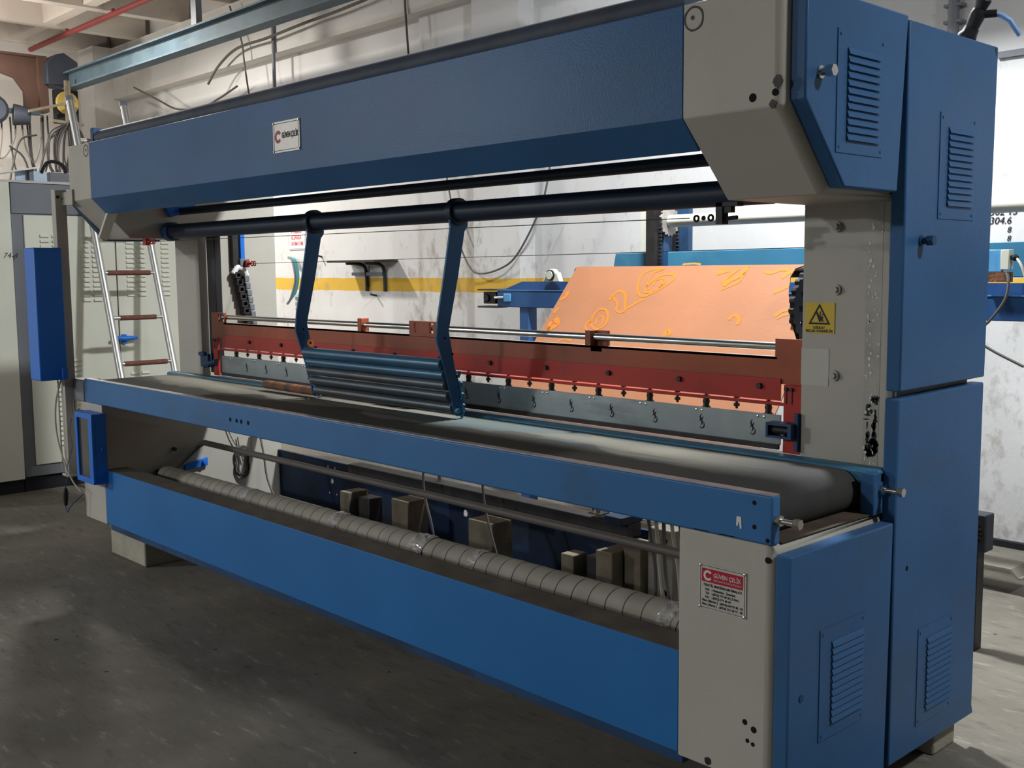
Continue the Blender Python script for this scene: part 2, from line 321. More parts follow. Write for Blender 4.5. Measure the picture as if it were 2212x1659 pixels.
def text_obj(name, body, size, m, parent, loc, xdir=(1,0,0), ydir=(0,0,1), width=None, bold=0.0, shear=0.0, align='LEFT'):
    cu = bpy.data.curves.new(name, 'FONT'); cu.body = body; cu.size = size; cu.extrude = 0.0004; cu.offset = bold; cu.shear = shear; cu.align_x = align
    cu.resolution_u = 3
    t = bpy.data.objects.new(name, cu); COL.objects.link(t)
    bpy.context.view_layer.update()
    me = bpy.data.meshes.new_from_object(t.evaluated_get(bpy.context.evaluated_depsgraph_get()))
    bpy.data.objects.remove(t); me.materials.clear(); me.materials.append(m)
    xs = [v.co.x for v in me.vertices] or [0, 1]
    sx = width/(max(xs)-min(xs)) if width else 1.0
    X = Vector(xdir); Y = Vector(ydir); Z = X.cross(Y)
    for v in me.vertices:
        c = v.co.copy(); v.co = X*c.x*sx + Y*c.y + Z*c.z
    o = bpy.data.objects.new(name, me); COL.objects.link(o)
    o.parent = parent; o.location = Vector(loc) - (world_loc(parent) if parent else Vector((0,0,0)))
    return o
def catmull(pts, n=6):
    P = [Vector(p) for p in pts]; P = [P[0]*2-P[1]] + P + [P[-1]*2-P[-2]]; out = []
    for i in range(1, len(P)-2):
        for k in range(n):
            t = k/n; a, b, c, d = P[i-1], P[i], P[i+1], P[i+2]
            out.append(.5*((2*b)+(c-a)*t+(2*a-5*b+4*c-d)*t*t+(3*b-a-3*c+d)*t**3))
    out.append(P[-2]); return out
def cable(name, pts, r, m, parent=None, n=6, seg=6):
    return MB().ring(catmull(pts, seg), r, n).build(name, m, parent)

XL = -3.934   # inner face of the far-left side frame; the right frame stands at x 0 .. 0.307

# ------------------------------------------------------------------ setting
struct('floor', MB().box(-14, 9, -12, 5, -.1, 0), M['floor'], smooth=False)
struct('wall_back', MB().box(-12.5, 9, 3.77, 3.95, 0, 5.1), M['wall'], smooth=False)
struct('wall_left', MB().box(-12.7, -12.4, -12, 3.95, 0, 5.1), M['wallplain'], smooth=False)
struct('trim_1', MB().box(-12.4, 9, 3.60, 3.77, 3.78, 4.42), M['wallplain'], smooth=False)
struct('trim_2', MB().box(-5.80, -4.98, 3.71, 3.77, 0, 3.78), M['wall'], smooth=False)
struct('trim_3', MB().box(-4.98, -4.43, 3.60, 3.77, 0, 3.78), M['wall'], smooth=False)
struct('trim_4', MB().box(-12.4, -11.95, 3.35, 3.77, 0, 4.42), M['wallplain'], smooth=False)
struct('trim_5', MB().box(-12.4, -12.2, 1.2, 1.75, 0, 4.42), M['wallplain'], smooth=False)
struct('baseboard_back', MB().box(-12.4, 9, 3.73, 3.77, 0, .035), M['plinth'], smooth=False)
cl = MB(); cl.box(-12.4, 9, -12, 3.77, 4.98, 5.1)
x = -12.4
while x < 6:
    cl.prism([(x-.11,4.98),(x-.07,4.42),(x+.07,4.42),(x+.11,4.98)], 'y', -12, 3.7); x += 1.15
y = 2.55
while y > -6:
    cl.prism([(y-.11,4.98),(y-.07,4.44),(y+.07,4.44),(y+.11,4.98)], 'x', -12.4, 9); y -= 1.15
struct('ceiling', cl, M['ceil'], smooth=False)

# ------------------------------------------------------------------ THE MACHINE : frames, beam, covers, lower panel
mach = thing('textile_machine', 'large blue and cream textile machine with a wide overhead beam, standing on blocks', 'machine', (-1.97, .55, .1))
prof = [(0,.205),(1.10,.205),(1.10,2.262),(0,2.262),(0,1.969),(.205,1.762),(.60,1.762),(.60,.862),(0,.862)]
def weighted_frame(x0, x1, xround):
    o = MB().prism(prof, 'x', x0, x1).build('side_frame', M['cream'], mach, bevel=.026, seg=4)
    me = o.data; at = me.attributes.new('bevel_weight_edge', 'FLOAT', 'EDGE')
    for e in me.edges:
        a, b = (me.vertices[i].co.x for i in e.vertices)
        at.data[e.index].value = 1.0 if abs(a-xround) < 1e-4 and abs(b-xround) < 1e-4 else .14
    o.modifiers['bevel'].limit_method = 'WEIGHT'
    return o
fr = weighted_frame(0.0, .307, .307)
fr2 = weighted_frame(-4.241, XL, -4.241)
MB().box(.004,.300,.045,.598,.862,.8645).build('grime_layer', mat('brown_grime', (0.075,0.055,0.038), .85, var=.3, vscale=9, bump=.2, stain=(.16,.13,.09), stain_amt=.6, sscale=(2,3,1), slo=.55, shi=.7), fr)
# holes, chips and rubbed marks on the right frame
for (px, pz, r) in ((.22,1.997,.011),(.285,2.003,.009),(.287,.823,.0085),(.224,.371,.008),(.252,.358,.009),(.233,.322,.006),(.25,.317,.006)):
    MB().cyl((px,-.0008,pz),(px,.004,pz), r, 14).build('bolt_hole', M['hole'], fr)
def blob(cx, cz, rx, rz, y, n=18, seed=1, jag=.35, t=.0012):
    rnd = random.Random(seed)
    pts = [(cx+rx*(1-jag*rnd.random())*math.cos(2*math.pi*i/n), cz+rz*(1-jag*rnd.random())*math.sin(2*math.pi*i/n)) for i in range(n)]
    return MB().prism(pts, 'y', y-t, y+.001)
for b in (blob(.292,2.028,.017,.019,0,seed=3,n=24), blob(.279,1.975,.013,.012,0,seed=4,n=20), blob(.105,.222,.012,.014,0,seed=8)): b.build('paint_chip', M['dark'], fr)
def annulus(cx, cz, ro, ri, y, n=28, seed=0, jag=.08):
    rnd = random.Random(seed); a = []; c = []
    for i in range(n):
        t = 2*math.pi*i/n; k = 1-jag*rnd.random()
        a.append((cx+ro*k*math.cos(t), cz+ro*k*math.sin(t))); c.append((cx+ri*math.cos(t), cz+ri*math.sin(t)))
    return MB().prism([a, c], 'y', y-.001, y+.001)
rg = annulus(.034,2.221,.034,.027,0); rg.cyl((.030,-.001,2.224),(.030,.001,2.224),.006,12)
rg.build('rubbed_ring', M['dark'], fr)
rg = annulus(-3.975,2.221,.034,.027,0); rg.cyl((-3.975,-.001,2.224),(-3.975,.001,2.224),.007,12)
rg.build('rubbed_ring', M['dark'], fr2)
# column front details (y=.60)
for (px, pz) in ((.113,1.693),(.116,1.506),(.115,1.247)):
    cf = MB().cyl((px,.60,pz),(px,.592,pz), .016, 16); cf.hexbolt((px,.592,pz),(px,.583,pz), .010)
    cf.build('column_bolt', M['cream'], fr)
MB().box(.0,.095,.5985,.601,1.212,1.325).build('patch_plate', mat('pale_patch', (0.50,0.49,0.43), .5), fr)
# scraped tape strip with black residue
rnd = random.Random(5); tp = MB(); tl = MB()
for i in range(46):
    z = 1.02+rnd.random()**1.4*.17; xx = .222+rnd.random()*.034
    ww = .004+rnd.random()*.012; hh = .003+rnd.random()*.018
    q = blob(xx, z, ww, hh, .6, 8, i+20, .6, .0015); tp.add(q.v, q.f)
for i in range(60):
    z = .985+rnd.random()*.72; xx = .215+rnd.random()*.045
    q = blob(xx, z, .002+rnd.random()*.005, .002+rnd.random()*.010, .6, 7, i+90, .7, .0018); tl.add(q.v, q.f)
tp.build('black_glue_residue', M['ink'], fr)['kind'] = 'stuff'; tl.build('torn_tape_flecks', M['inkwhite'], fr)['kind'] = 'stuff'
MB().box(.212,.262,.5992,.601,.98,1.76).build('aged_tape_strip', mat('aged_tape', (0.40,0.385,0.33), .45, var=.15, vscale=14), fr)  # strip of aged tape down the column front

# warning sticker on the column
ws = MB().box(.011,.112,.5975,.6005,1.373,1.466).build('warning_sticker', M['yellow'], mach)
tri = MB().prism([[(.0235,1.400),(.098,1.400),(.0605,1.463)], [(.0325,1.4055),(.089,1.4055),(.0605,1.4535)]], 'y', .5966, .5976)
tri.prism([(.048,1.437),(.051,1.441),(.062,1.426),(.074,1.424),(.072,1.4115),(.0645,1.4125),(.0605,1.407)], 'y', .5966, .5976)
tri.box(.062,.078,.5966,.5976,1.409,1.4115); tri.prism([(.0615,1.440),(.0655,1.440),(.0655,1.428),(.0625,1.426)], 'y', .5966, .5976)
tri.prism([(.068,1.428),(.0725,1.4325),(.074,1.431),(.0695,1.4255)], 'y', .5966, .5976)
tri.build('warning_triangle', M['ink'], ws)
text_obj('warning_text', 'DİKKAT', .0115, M['ink'], ws, (.040,.5972,1.3862), width=.040, bold=.0003)
text_obj('warning_text', 'BIÇAK KESEBİLİR', .0105, M['ink'], ws, (.0145,.5972,1.3765), width=.093, bold=.0003)

# gear shaped logo helper ("C" gear)
def c_gear(cx, cz, ro, ri, y, m, parent, t=.0007):
    pts = []; a0, a1 = 35, 325; teeth = 13
    for i in range(teeth*4+1):
        a = math.radians(a0+(a1-a0)*i/(teeth*4)); r = ro if (i//2) % 2 == 0 else ro*.86
        pts.append((cx+r*math.cos(a), cz+r*math.sin(a)))
    inner = [(cx+ri*math.cos(math.radians(a1-(a1-a0)*i/20)), cz+ri*math.sin(math.radians(a1-(a1-a0)*i/20))) for i in range(21)]
    return MB().prism(pts+inner, 'y', y-t, y).build('gear_logo', m, parent)
# nameplate on the right lower front
def frame_line(x0, x1, z0, z1, t, y, m, parent):
    f = MB().prism([[(x0,z0),(x1,z0),(x1,z1),(x0,z1)], [(x0+t,z0+t),(x1-t,z0+t),(x1-t,z1-t),(x0+t,z1-t)]], 'y', y-.0006, y)
    return f.build('printed_border', m, parent)
npz = MB().box(.071,.224,-.003,0,.652,.776).build('nameplate', M['plate'], mach)
frame_line(.0755,.2195,.6555,.7725,.0012,-.003,M['ink'],npz)
MB().box(.081,.214,-.0037,-.003,.728,.765).build('red_banner', M['inkred'], npz)
c_gear(.1015,.7465,.0155,.0080,-.0037,M['inkwhite'],npz)
text_obj('nameplate_text', 'GÜVEN ÇELİK', .0165, M['inkwhite'], npz, (.1195,-.0042,.7445), width=.089, bold=.0002)
text_obj('nameplate_text', 'TEKSTİL SANAYİ VE TİCARET LİMİTED ŞİRKETİ', .0062, M['inkwhite'], npz, (.1195,-.0042,.7345), width=.091)
text_obj('nameplate_text', 'TEKSTİL MAKİNALARI İMALATI', .0095, M['ink'], npz, (.086,-.0036,.7165), width=.124, bold=.0001)
for i, (a, bb, xx, wd) in enumerate((('Fab.', ': Hadımköy - İstanbul', .093, .076), ('Tel', ': (0212) 771 40 20 ( 5 Hat )', .093, .089), ('Fax', ': (0212) 771 40 10', .093, .062))):
    z = .7050-i*.0105
    text_obj('nameplate_text', a, .0088, M['ink'], npz, (xx,-.0036,z), bold=.0001)
    text_obj('nameplate_text', bb, .0088, M['ink'], npz, (.113,-.0036,z), width=wd, bold=.0001)
text_obj('nameplate_text', 'Büro ( Merter )  : (0212) 644 97 40 - 95', .0088, M['ink'], npz, (.0825,-.0036,.6735), width=.131, bold=.0001)
text_obj('nameplate_text', 'Büro ( Bursa )  : (0224) 211 18 77 - 78', .0088, M['ink'], npz, (.0825,-.0036,.6630), width=.130, bold=.0001)
rv = MB()
for px in (.076,.219):
    for pz in (.6565,.7715): rv.ring([(px,-.003,pz),(px,-.0055,pz),(px,-.007,pz)], [.0042,.0038,.0015], 12)
rv.build('rivet', M['chrome'], npz)
# nameplate on the beam
np2 = MB().box(-2.070,-1.872,-.004,0,2.048,2.170).build('nameplate', M['plate'], mach)
frame_line(-2.062,-1.880,2.055,2.163,.0022,-.004,M['ink'],np2)
c_gear(-2.032,2.110,.026,.0125,-.004,M['inkred'],np2,.0009)
text_obj('nameplate_text', 'GÜVEN ÇELİK', .032, M['ink'], np2, (-2.002,-.0052,2.103), width=.120, bold=.0002)
rv = MB()
for px in (-2.064,-1.878):
    for pz in (2.054,2.164): rv.ring([(px,-.004,pz),(px,-.008,pz)], [.005,.003], 10)
rv.build('rivet', M['chrome'], np2)

# overhead beam : folded sheet, its unseen top flange deepened to shade the belt
bm_prof = [(0,2.262),(0,1.969),(.076,1.888),(.088,1.894),(.014,1.974),(.014,2.25),(.93,2.25),(.93,2.262)]
MB().prism(bm_prof, 'x', XL, 0).build('overhead_beam', M['blue'], mach, bevel=.003)
MB().cyl((-3.90,.055,2.283),(-.01,.055,2.283), .041, 28).build('top_roller', M['tubetop'], mach)
MB().box(-3.934,-3.90,.01,.11,2.262,2.335).build('roller_bracket', M['blue_dark'], mach, bevel=.004)
MB().cyl((XL,.50,1.915),(0,.50,1.915), .021, 20).build('guide_tube', M['tube'], mach)
MB().cyl((XL,.43,1.80),(0,.43,1.80), .040, 28).build('support_tube', M['tube'], mach)
MB().cyl((XL,.43,1.80),(XL+.06,.43,1.80), .052, 24).build('tube_collar', M['blue_dark'], mach, bevel=.004)
MB().prism([(.43,1.88),(.58,1.93),(.58,1.97),(.38,1.97)], 'x', XL, XL+.03).build('tube_bracket', M['blue_box'], mach, bevel=.003)
# pale strip painted as a lit patch inside the left head
MB().prism([(.02,1.76),(.07,1.75),(.14,1.93),(.09,1.94)], 'x', XL+.004, XL+.03).build('lit_patch_strip', M['cab'], mach, bevel=.003)
# lower front panel with its dusty ledge
lp = MB().box(XL,0,0,.006,.213,.509); lp.box(XL,0,.006,.02,.213,.219)
lp.build('front_panel', M['blue_low'], mach, bevel=.002)
MB().box(XL,0,.006,.125,.50,.5085).build('panel_ledge', M['dust'], mach)
MB().box(XL,0,.022,.07,.172,.215).build('bottom_channel', M['blue_dark'], mach)
MB().box(XL,0,.119,.125,.30,.50).build('tray_back', M['dark'], mach)
# rear panel low down between the frames, with round holes
def circ(cx, cy, r, n=14): return [(cx+r*math.cos(2*math.pi*i/n), cy+r*math.sin(2*math.pi*i/n)) for i in range(n)]
holes = [circ(-3.405,.452,.008), circ(-3.335,.452,.008), circ(-3.363,.372,.016), circ(-3.395,.30,.008), circ(-3.32,.30,.008), circ(-2.185,.373,.018), circ(-1.2,.36,.018)]
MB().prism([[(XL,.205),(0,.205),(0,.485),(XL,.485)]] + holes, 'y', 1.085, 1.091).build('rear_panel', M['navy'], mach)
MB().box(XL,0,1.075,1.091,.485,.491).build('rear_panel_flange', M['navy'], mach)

# side covers on the right end (each a steel door)
def cover(poly, m=M['blue'], x0=.307, x1=.352):
    return MB().prism(poly, 'x', x0, x1).build('side_cover', m, mach, bevel=.005)
c1 = cover([(.030,2.256),(.030,1.985),(.222,1.778),(.500,1.778),(.538,2.256)])
c2 = cover([(.550,1.218),(1.103,1.222),(1.115,2.246),(.546,2.246)])
c3 = cover([(.004,.107),(.520,.107),(.535,.842),(.004,.842)])
c4 = cover([(.546,.107),(1.112,.107),(1.100,.14),(1.100,1.205),(.546,1.198)])
LV = None
def vent(parent, y0, y1, z0, z1, ly0, ly1, lz0, lz1, n):
    global LV
    p = MB().box(.352,.3545,y0,y1,z0,z1)
    for yy in (y0+.014, y1-.014):
        for zz in (z0+.014, z1-.014): p.cyl((.3545,yy,zz),(.3565,yy,zz),.004,8)
    vp = p.build('vent_plate', M['blue'], mach)
    pitch = (lz1-lz0)/n
    if LV is None:
        L = ly1-ly0; hh = .0165
        # louvre: a pressed scoop, open below
        m = MB(); sec = [(0,hh),(.002,hh),(.0065,.004),(.0075,0),(.006,0),(.0,.007)]
        a = [(s[0], .0 if False else 0.004, s[1]) for s in sec]
        m.add([(s[0],.0,s[1]) for s in sec]+[(s[0],L,s[1]) for s in sec],
              [(i,(i+1)%6,6+(i+1)%6,6+i) for i in range(6)]+[tuple(range(6))[::-1],tuple(range(6,12))])
        LV = m.build('louver', M['blue'], None, smooth=False); base = LV
    else:
        base = LV.copy(); COL.objects.link(base)
    first = base
    for i in range(n):
        o = first if i == 0 else first.copy()
        if i: COL.objects.link(o)
        o.parent = vp; o.location = Vector((.3545, ly0, lz0+i*pitch)) - world_loc(vp)
    return vp
vent(c1, .171,.410,1.864,2.172, .218,.383,1.897,2.131, 12)
vent(c2, .741,.975,1.711,2.016, .791,.956,1.749,1.979, 12)
vent(c3, .150,.385,.307,.616, .206,.371,.347,.577, 12)
vent(c4, .704,.935,.183,.487, .757,.922,.222,.452, 12)
def lock(parent, y, z, m, hexa=True):
    k = MB().cyl((.352,y,z),(.356,y,z),.016,16); k.cyl((.356,y,z),(.372,y,z),.010,14)
    if hexa: k.hexbolt((.372,y,z),(.392,y,z),.0155)
    return k.build('door_lock', m, mach)
lock(c1,.095,2.053,M['chrome']); lock(c2,.647,1.646,M['blue_dark']); 
MB().cyl((.352,.064,.455),(.3545,.064,.455),.010,14).build('key_hole', M['blue_dark'], mach)
MB().cyl((.3515,.622,.692),(.3525,.622,.692),.008,14).build('key_hole', M['hole'], mach)
# far-left frame: cover edge and a bracket
MB().box(-4.300,-4.241,.03,.52,2.0,2.22).build('side_cover', M['blue_dark'], mach, bevel=.004)
MB().prism([(.03,1.985),(.03,1.960),(.205,1.755),(.52,1.755),(.52,1.985)], 'x', -4.30, -4.241).build('side_cover', M['blue_dark'], mach, bevel=.004)
MB().box(-4.241,-4.165,-.012,.0,1.945,2.03).build('cable_post_bracket', M['cream'], mach, bevel=.003)
# guide posts and drag chain on the inner left face
MB().box(-3.895,-3.80,.63,.67,1.0,1.82).build('guide_post', M['black'], mach, bevel=.004)
MB().box(XL,XL+.03,.80,.84,1.60,1.86).build('chain_cover', M['dark'], mach, bevel=.004)
MB().box(XL,XL+.03,.852,.880,1.59,1.86).build('blue_upright', M['blue_box'], mach, bevel=.003)
ch = thing('x','',None) if False else None
lk = MB().prism([[(-.022,-.020),(.022,-.020),(.022,.020),(-.022,.020)], [(-.008,-.009),(.010,-.009),(.010,.009),(-.008,.009)]], 'x', 0, .045)
lk0 = None
for i in range(9):
    z = 1.555-i*.042; yy = .825+i*.0095
    if lk0 is None: lk0 = lk.build('chain_link', M['dark'], mach, bevel=.003); o = lk0
    else: o = lk0.copy(); COL.objects.link(o)
    o.location = Vector((XL+.002, yy, z)) - world_loc(mach)
sh0 = None
for i in range(9):
    z = 1.535-i*.042; yy = .878+i*.007
    if sh0 is None: sh0 = MB().box(0,.05,-.016,.016,-.0195,.0195).build('chain_shell', M['cabframe'], mach, bevel=.006); o = sh0
    else: o = sh0.copy(); COL.objects.link(o)
    o.location = Vector((XL+.002, yy, z)) - world_loc(mach)
MB().ring(catmull([(XL+.03,.80,1.565),(XL+.03,.83,1.60),(XL+.03,.87,1.585),(XL+.03,.89,1.54)],5), .016, 8).build('chain_bend', M['paper'], mach)
# wire end fittings
def fitting(x, y, z, s=1, m=M['red']):
    f = MB().box(x-.02,x+.02,y-.012,y+.012,z-.018,z+.018); f.cyl((x+s*.02,y,z),(x+s*.05,y,z),.007,10)
    for k in range(2): f.ring([Vector((x+s*(.065+k*.03),y,z))+Vector((math.cos(t)*.013,0,math.sin(t)*.013)) for t in [j*math.pi/5 for j in range(11)]], .0035, 6)
    return f.build('wire_tensioner', m, mach)
fitting(XL+.03,.28,1.742,1); 
fitting(XL+.05,.876,1.622,1)
MB().box(XL+.002,XL+.045,.84,.90,1.60,1.65).build('tensioner_bracket', M['cabframe'], mach, bevel=.003)
MB().cyl((XL+.1,.876,1.622),(0,.876,1.640),.0016,6).build('tension_wire', M['wire'], mach)
MB().cyl((XL+.08,.28,1.742),(-.19,.28,1.722),.0016,6).build('tension_wire', M['wire'], mach)
f = MB()
for k in range(3): f.ring([Vector((-.165+k*.026,.28,1.720))+Vector((math.cos(t)*.0085*(1 if k != 1 else .5),0,math.sin(t)*.0085*(1 if k != 1 else .5))) for t in [j*math.pi/5 for j in range(11)]], .0035, 6)
f.box(-.085,-.062,.265,.295,1.70,1.762); f.box(-.085,-.01,.265,.295,1.75,1.762); f.cyl((-.062,.28,1.715),(-.02,.28,1.718),.006,8); f.box(-.07,-.035,.27,.29,1.732,1.75)
f.build('wire_tensioner', M['black'], mach)
# blue lever with bolt and swing arm pipe on the lower left inner face
lv = MB().prism([(.46,.445),(.60,.458),(.60,.505),(.46,.478)], 'x', XL+.001, XL+.02); lv.cyl((XL+.02,.575,.482),(XL+.035,.575,.482),.013,12)
lv.build('blue_lever', M['blue_box'], mach, bevel=.002)
# swing bar : diagonal arm and long pipe
sb = MB().ring([(XL+.05,.36,.455),(XL+.05,.53,.585),(XL+.07,.545,.600),(XL+.10,.545,.605),(-.005,.50,.618)], .0165, 14)
sb.build('swing_bar', mat('dusty_brown_pipe', (0.125,0.11,0.095), .55, var=.15), mach)
fb = MB().cyl((XL,.402,.575),(XL+.02,.402,.575),.012,10); fb.build('frame_bolt', M['dark'], mach)

# valve on top of the machine's rear
vv = MB(); vv.ring([(0.275,1.03,2.25),(0.290,1.03,2.275),(0.297,1.03,2.285),(0.305,1.03,2.30)],[.026,.030,.024,.022],12)
vv.ring([(0.303,1.03,2.298),(0.320,1.03,2.335),(0.327,1.03,2.35)],[.020,.024,.020],12); vv.ring([(0.325,1.03,2.345),(0.337,1.03,2.375),(0.343,1.03,2.392)],[.016,.024,.014],12)
vv.cyl((0.320,1.03,2.335),(0.370,1.05,2.335),.012,10)
vl = vv.build('air_valve', M['black'], mach)
MB().ring([(0.360,1.05,2.335),(0.380,1.06,2.328),(0.400,1.075,2.312),(0.420,1.10,2.268)],[.006,.008,.0085,.007],8).build('valve_handle', M['valveblue'], vl)

# ------------------------------------------------------------------ conveyor table
tab = thing('conveyor_table', 'long blue-railed conveyor table with a soiled beige belt, through the middle of the machine', 'conveyor', (-1.97,.29,.86))
MB().box(-4.156,.299,-.001,.036,.862,.992).build('front_rail', mat('rail_blue_paint', (0.035,0.15,0.36), .4, var=.08, stain=(.05,.10,.16), stain_amt=.4), tab, bevel=.006, seg=3)
MB().box(-4.15,.297,.002,.033,.991,.9945).build('rail_lip', mat('worn_rail_edge', (0.40,0.38,0.38), .3, metal=.6, var=.25, vscale=8), tab)
MB().box(-4.232,.312,.518,.585,.945,.992).build('rear_rail', M['teal_blue'], tab, bevel=.012, seg=3)
MB().box(.268,.312,.492,.560,.862,.985).build('rail_end_plate', M['blue'], tab, bevel=.004)
bp_ = arc(.185,.919,.066,90,-90,14) + arc(-4.10,.919,.066,270,90,14)
ip_ = [(p[0]*1.0, p[1]) for p in (arc(.185,.919,.062,90,-90,14) + arc(-4.10,.919,.062,270,90,14))]
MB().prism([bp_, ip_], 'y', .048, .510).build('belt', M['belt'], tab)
MB().cyl((.185,.042,.919),(.185,.515,.919),.061,24).build('end_roller', M['dark'], tab)
MB().cyl((-4.10,.042,.919),(-4.10,.515,.919),.061,24).build('end_roller', M['dark'], tab)
MB().box(-4.05,.12,.05,.505,.925,.940).build('belt_bed', M['dark'], tab)
def tbolt(x, y, z, m=M['chrome']):
    t = MB().hexbolt((x,y,z),(x+.014,y,z),.015); t.cyl((x+.014,y,z),(x+.052,y,z),.008,12); t.hexbolt((x+.052,y,z),(x+.070,y,z),.014)
    return t.build('tension_bolt', m, tab)
tbolt(.300,.018,.927); tbolt(.312,.530,.935)
for (px, pz) in ((.244,.968),(.245,.904),(.286,.875)): MB().cyl((px,-.0018,pz),(px,.002,pz),.0062,12).build('rail_hole', M['hole'], tab)
for px in (-2.512,-2.455,-2.415,-2.355): MB().cyl((px,-.0018,.921),(px,.002,.921),.010,10).build('rail_hole', M['hole'], tab)
for px in (.05,.135): MB().box(px,px+.05,-.0016,.001,.8655,.868).build('rail_slot', M['hole'], tab)
MB().prism([(.190,.924),(.204,.924),(.206,.893),(.201,.892),(.198,.912),(.193,.897),(.189,.900)], 'y', -.0022,-.0005).build('white_mark', M['inkwhite'], tab)
for i in range(1):
    MB().box(-4.31,-4.16,-.005,.10,.862,.985).build('terminal_cap', M['cabframe'], tab, bevel=.006)
# trough under the knife
tr = MB().box(-3.9,-.02,.590,.70,.90,.975); tr.box(-3.9,-.03,.60,.612,.975,.985)
tr.build('knife_trough', M['dark'], tab)

# ------------------------------------------------------------------ cutting unit (red)
cut = thing('cutting_unit', 'red knife carriage spanning between the columns with a galvanised steel strip', 'cutter', (-1.93,.63,.99))
MB().prism([[(-3.841,1.347),(-3.690,1.347),(-3.690,1.290),(-.107,1.290),(-.107,1.349),(-.002,1.349),(-.002,1.205),(-3.841,1.205)],
            [(-3.762,1.340),(-3.697,1.340),(-3.697,1.297),(-3.762,1.297)]], 'y', .618, .630).build('carriage_beam', M['orangered'], cut)
MB().box(-3.72,-.082,.612,.618,1.152,1.222).build('lower_angle', M['red'], cut)
MB().box(-3.70,-.10,.618,.655,1.283,1.290).build('beam_top_lip', mat('pale_edge', (.45,.40,.35), .4, metal=.4), cut)
MB().box(-.066,-.001,.606,.620,.988,1.205).build('end_post', M['red'], cut, bevel=.002)
MB().box(-3.812,-3.758,.606,.620,.992,1.205).build('end_post', M['red'], cut, bevel=.002)
for xx in (-.055,-.035,-3.795,-3.775):
    ps = MB().cyl((xx,.606,1.192),(xx,.598,1.192),.006,8); ps.box(xx-.0018,xx+.0018,.604,.607,1.145,1.188)
    ps.build('slot_bolt', M['dark'], cut)
MB().cyl((-3.74,.640,1.322),(-.10,.640,1.322),.0135,20).build('guide_rod', M['chrome'], cut)
def rod_block(x0, x1, z1=1.347):
    return MB().prism([(x0,1.288),(x1,1.288),(x1,z1),(x0,z1)], 'y', .618, .665).build('rod_block', M['orangered'], cut, bevel=.003)
rod_block(-.935,-.905); MB().box(-.905,-.850,.650,.665,1.288,1.347).build('rod_block', M['orangered'], cut, bevel=.003)
rod_block(-2.405,-2.375,1.352)
MB().prism([[(-2.0,1.285),(-1.775,1.285),(-1.775,1.352),(-2.0,1.352)], [(-1.965,1.30),(-1.952,1.30),(-1.952,1.345),(-1.965,1.345)], [(-1.86,1.30),(-1.83,1.30),(-1.83,1.345),(-1.86,1.345)]], 'y', .614, .628).build('centre_clamp', M['orangered'], cut)
pb = MB().box(-.905,-.850,.618,.66,1.27,1.289); pb.build('rod_foot', M['red'], cut)
# thin adjusting bar, adjusters, bolts
MB().box(-3.75,-.06,.612,.640,1.136,1.147).build('adjusting_bar', M['red'], cut, bevel=.002)
xs = [-.135-.2465*i for i in range(15)]
adj0 = None; bo0 = None; sc0 = None
for i, xx in enumerate(xs):
    if adj0 is None:
        a = MB().cyl((0,0,-.052),(0,0,.018),.0055,8); a.hexbolt((0,0,.010),(0,0,.022),.013); a.ring([(0,0,-.012),(0,0,-.022),(0,0,-.032),(0,0,-.042)],[.010,.013,.010,.013],10); a.box(-.014,.014,-.008,.008,-.052,-.040)
        adj0 = a.build('spring_adjuster', M['dark'], cut); o = adj0
    else: o = adj0.copy(); COL.objects.link(o)
    o.location = Vector((xx,.628,1.147)) - world_loc(cut)
for i in range(14):
    xx = -.258-.2465*i
    if bo0 is None:
        a = MB().cyl((0,0,-.030),(0,0,.012),.0045,8); a.hexbolt((0,0,-.022),(0,0,-.012),.010); a.hexbolt((0,0,-.003),(0,0,.010),.010)
        bo0 = a.build('pull_bolt', M['dark'], cut); o = bo0
    else: o = bo0.copy(); COL.objects.link(o)
    o.location = Vector((xx,.628,1.141)) - world_loc(cut)
for i in range(11):
    xx = -.158-.325*i
    if sc0 is None:
        sc0 = MB().hexbolt((0,0,0),(0,-.010,0),.010).build('beam_bolt', M['dark'], cut); o = sc0
    else: o = sc0.copy(); COL.objects.link(o)
    o.location = Vector((xx,.612,1.195)) - world_loc(cut)
# steel strip with flame-shaped pressed vents
st = MB().box(-3.71,-.073,.604,.608,1.012,1.108).build('steel_strip', M['steel'], cut, bevel=.001)
MB().box(-3.70,-.075,.592,.604,.998,1.014).build('strip_foot', M['dark'], cut)
fl0 = None
for i in range(18):
    xx = -.176-.2035*i
    if xx < -3.6: break
    if fl0 is None:
        f = MB()
        def sbar(pts, w):
            P = catmull([(p[0],0,p[1]) for p in pts], 4); f.ring([(q.x, -.0004, q.z) for q in P], [w*.8*(.25+.75*math.sin(math.pi*min(max(k/(len(P)-1),.04),.96))) for k in range(len(P))], 6)
        sbar([(-.004,.030),(-.009,.019),(-.006,.012),(-.012,.003)], .003)
        sbar([(.004,.020),(-.003,.009),(.0,.001),(-.005,-.010)], .0034)
        sbar([(.005,.002),(.008,-.008),(.004,-.017),(-.004,-.019),(-.011,-.014)], .0028)
        fl0 = f.build('flame_vent', mat('vent_shadow_steel', (.04,.043,.045), .5, metal=.4), st); o = fl0
    else: o = fl0.copy(); COL.objects.link(o)
    o.location = Vector((xx,.604,1.055)) - world_loc(st)
rv0 = None
for i, xx in enumerate(xs):
    for d in (-.012,.012):
        if rv0 is None: rv0 = MB().ring([(0,0,0),(0,-.002,0),(0,-.003,0)],[.0048,.004,.0015],8).build('strip_rivet', M['chrome'], st); o = rv0
        else: o = rv0.copy(); COL.objects.link(o)
        o.location = Vector((xx-.012+d,.604,1.097)) - world_loc(st)
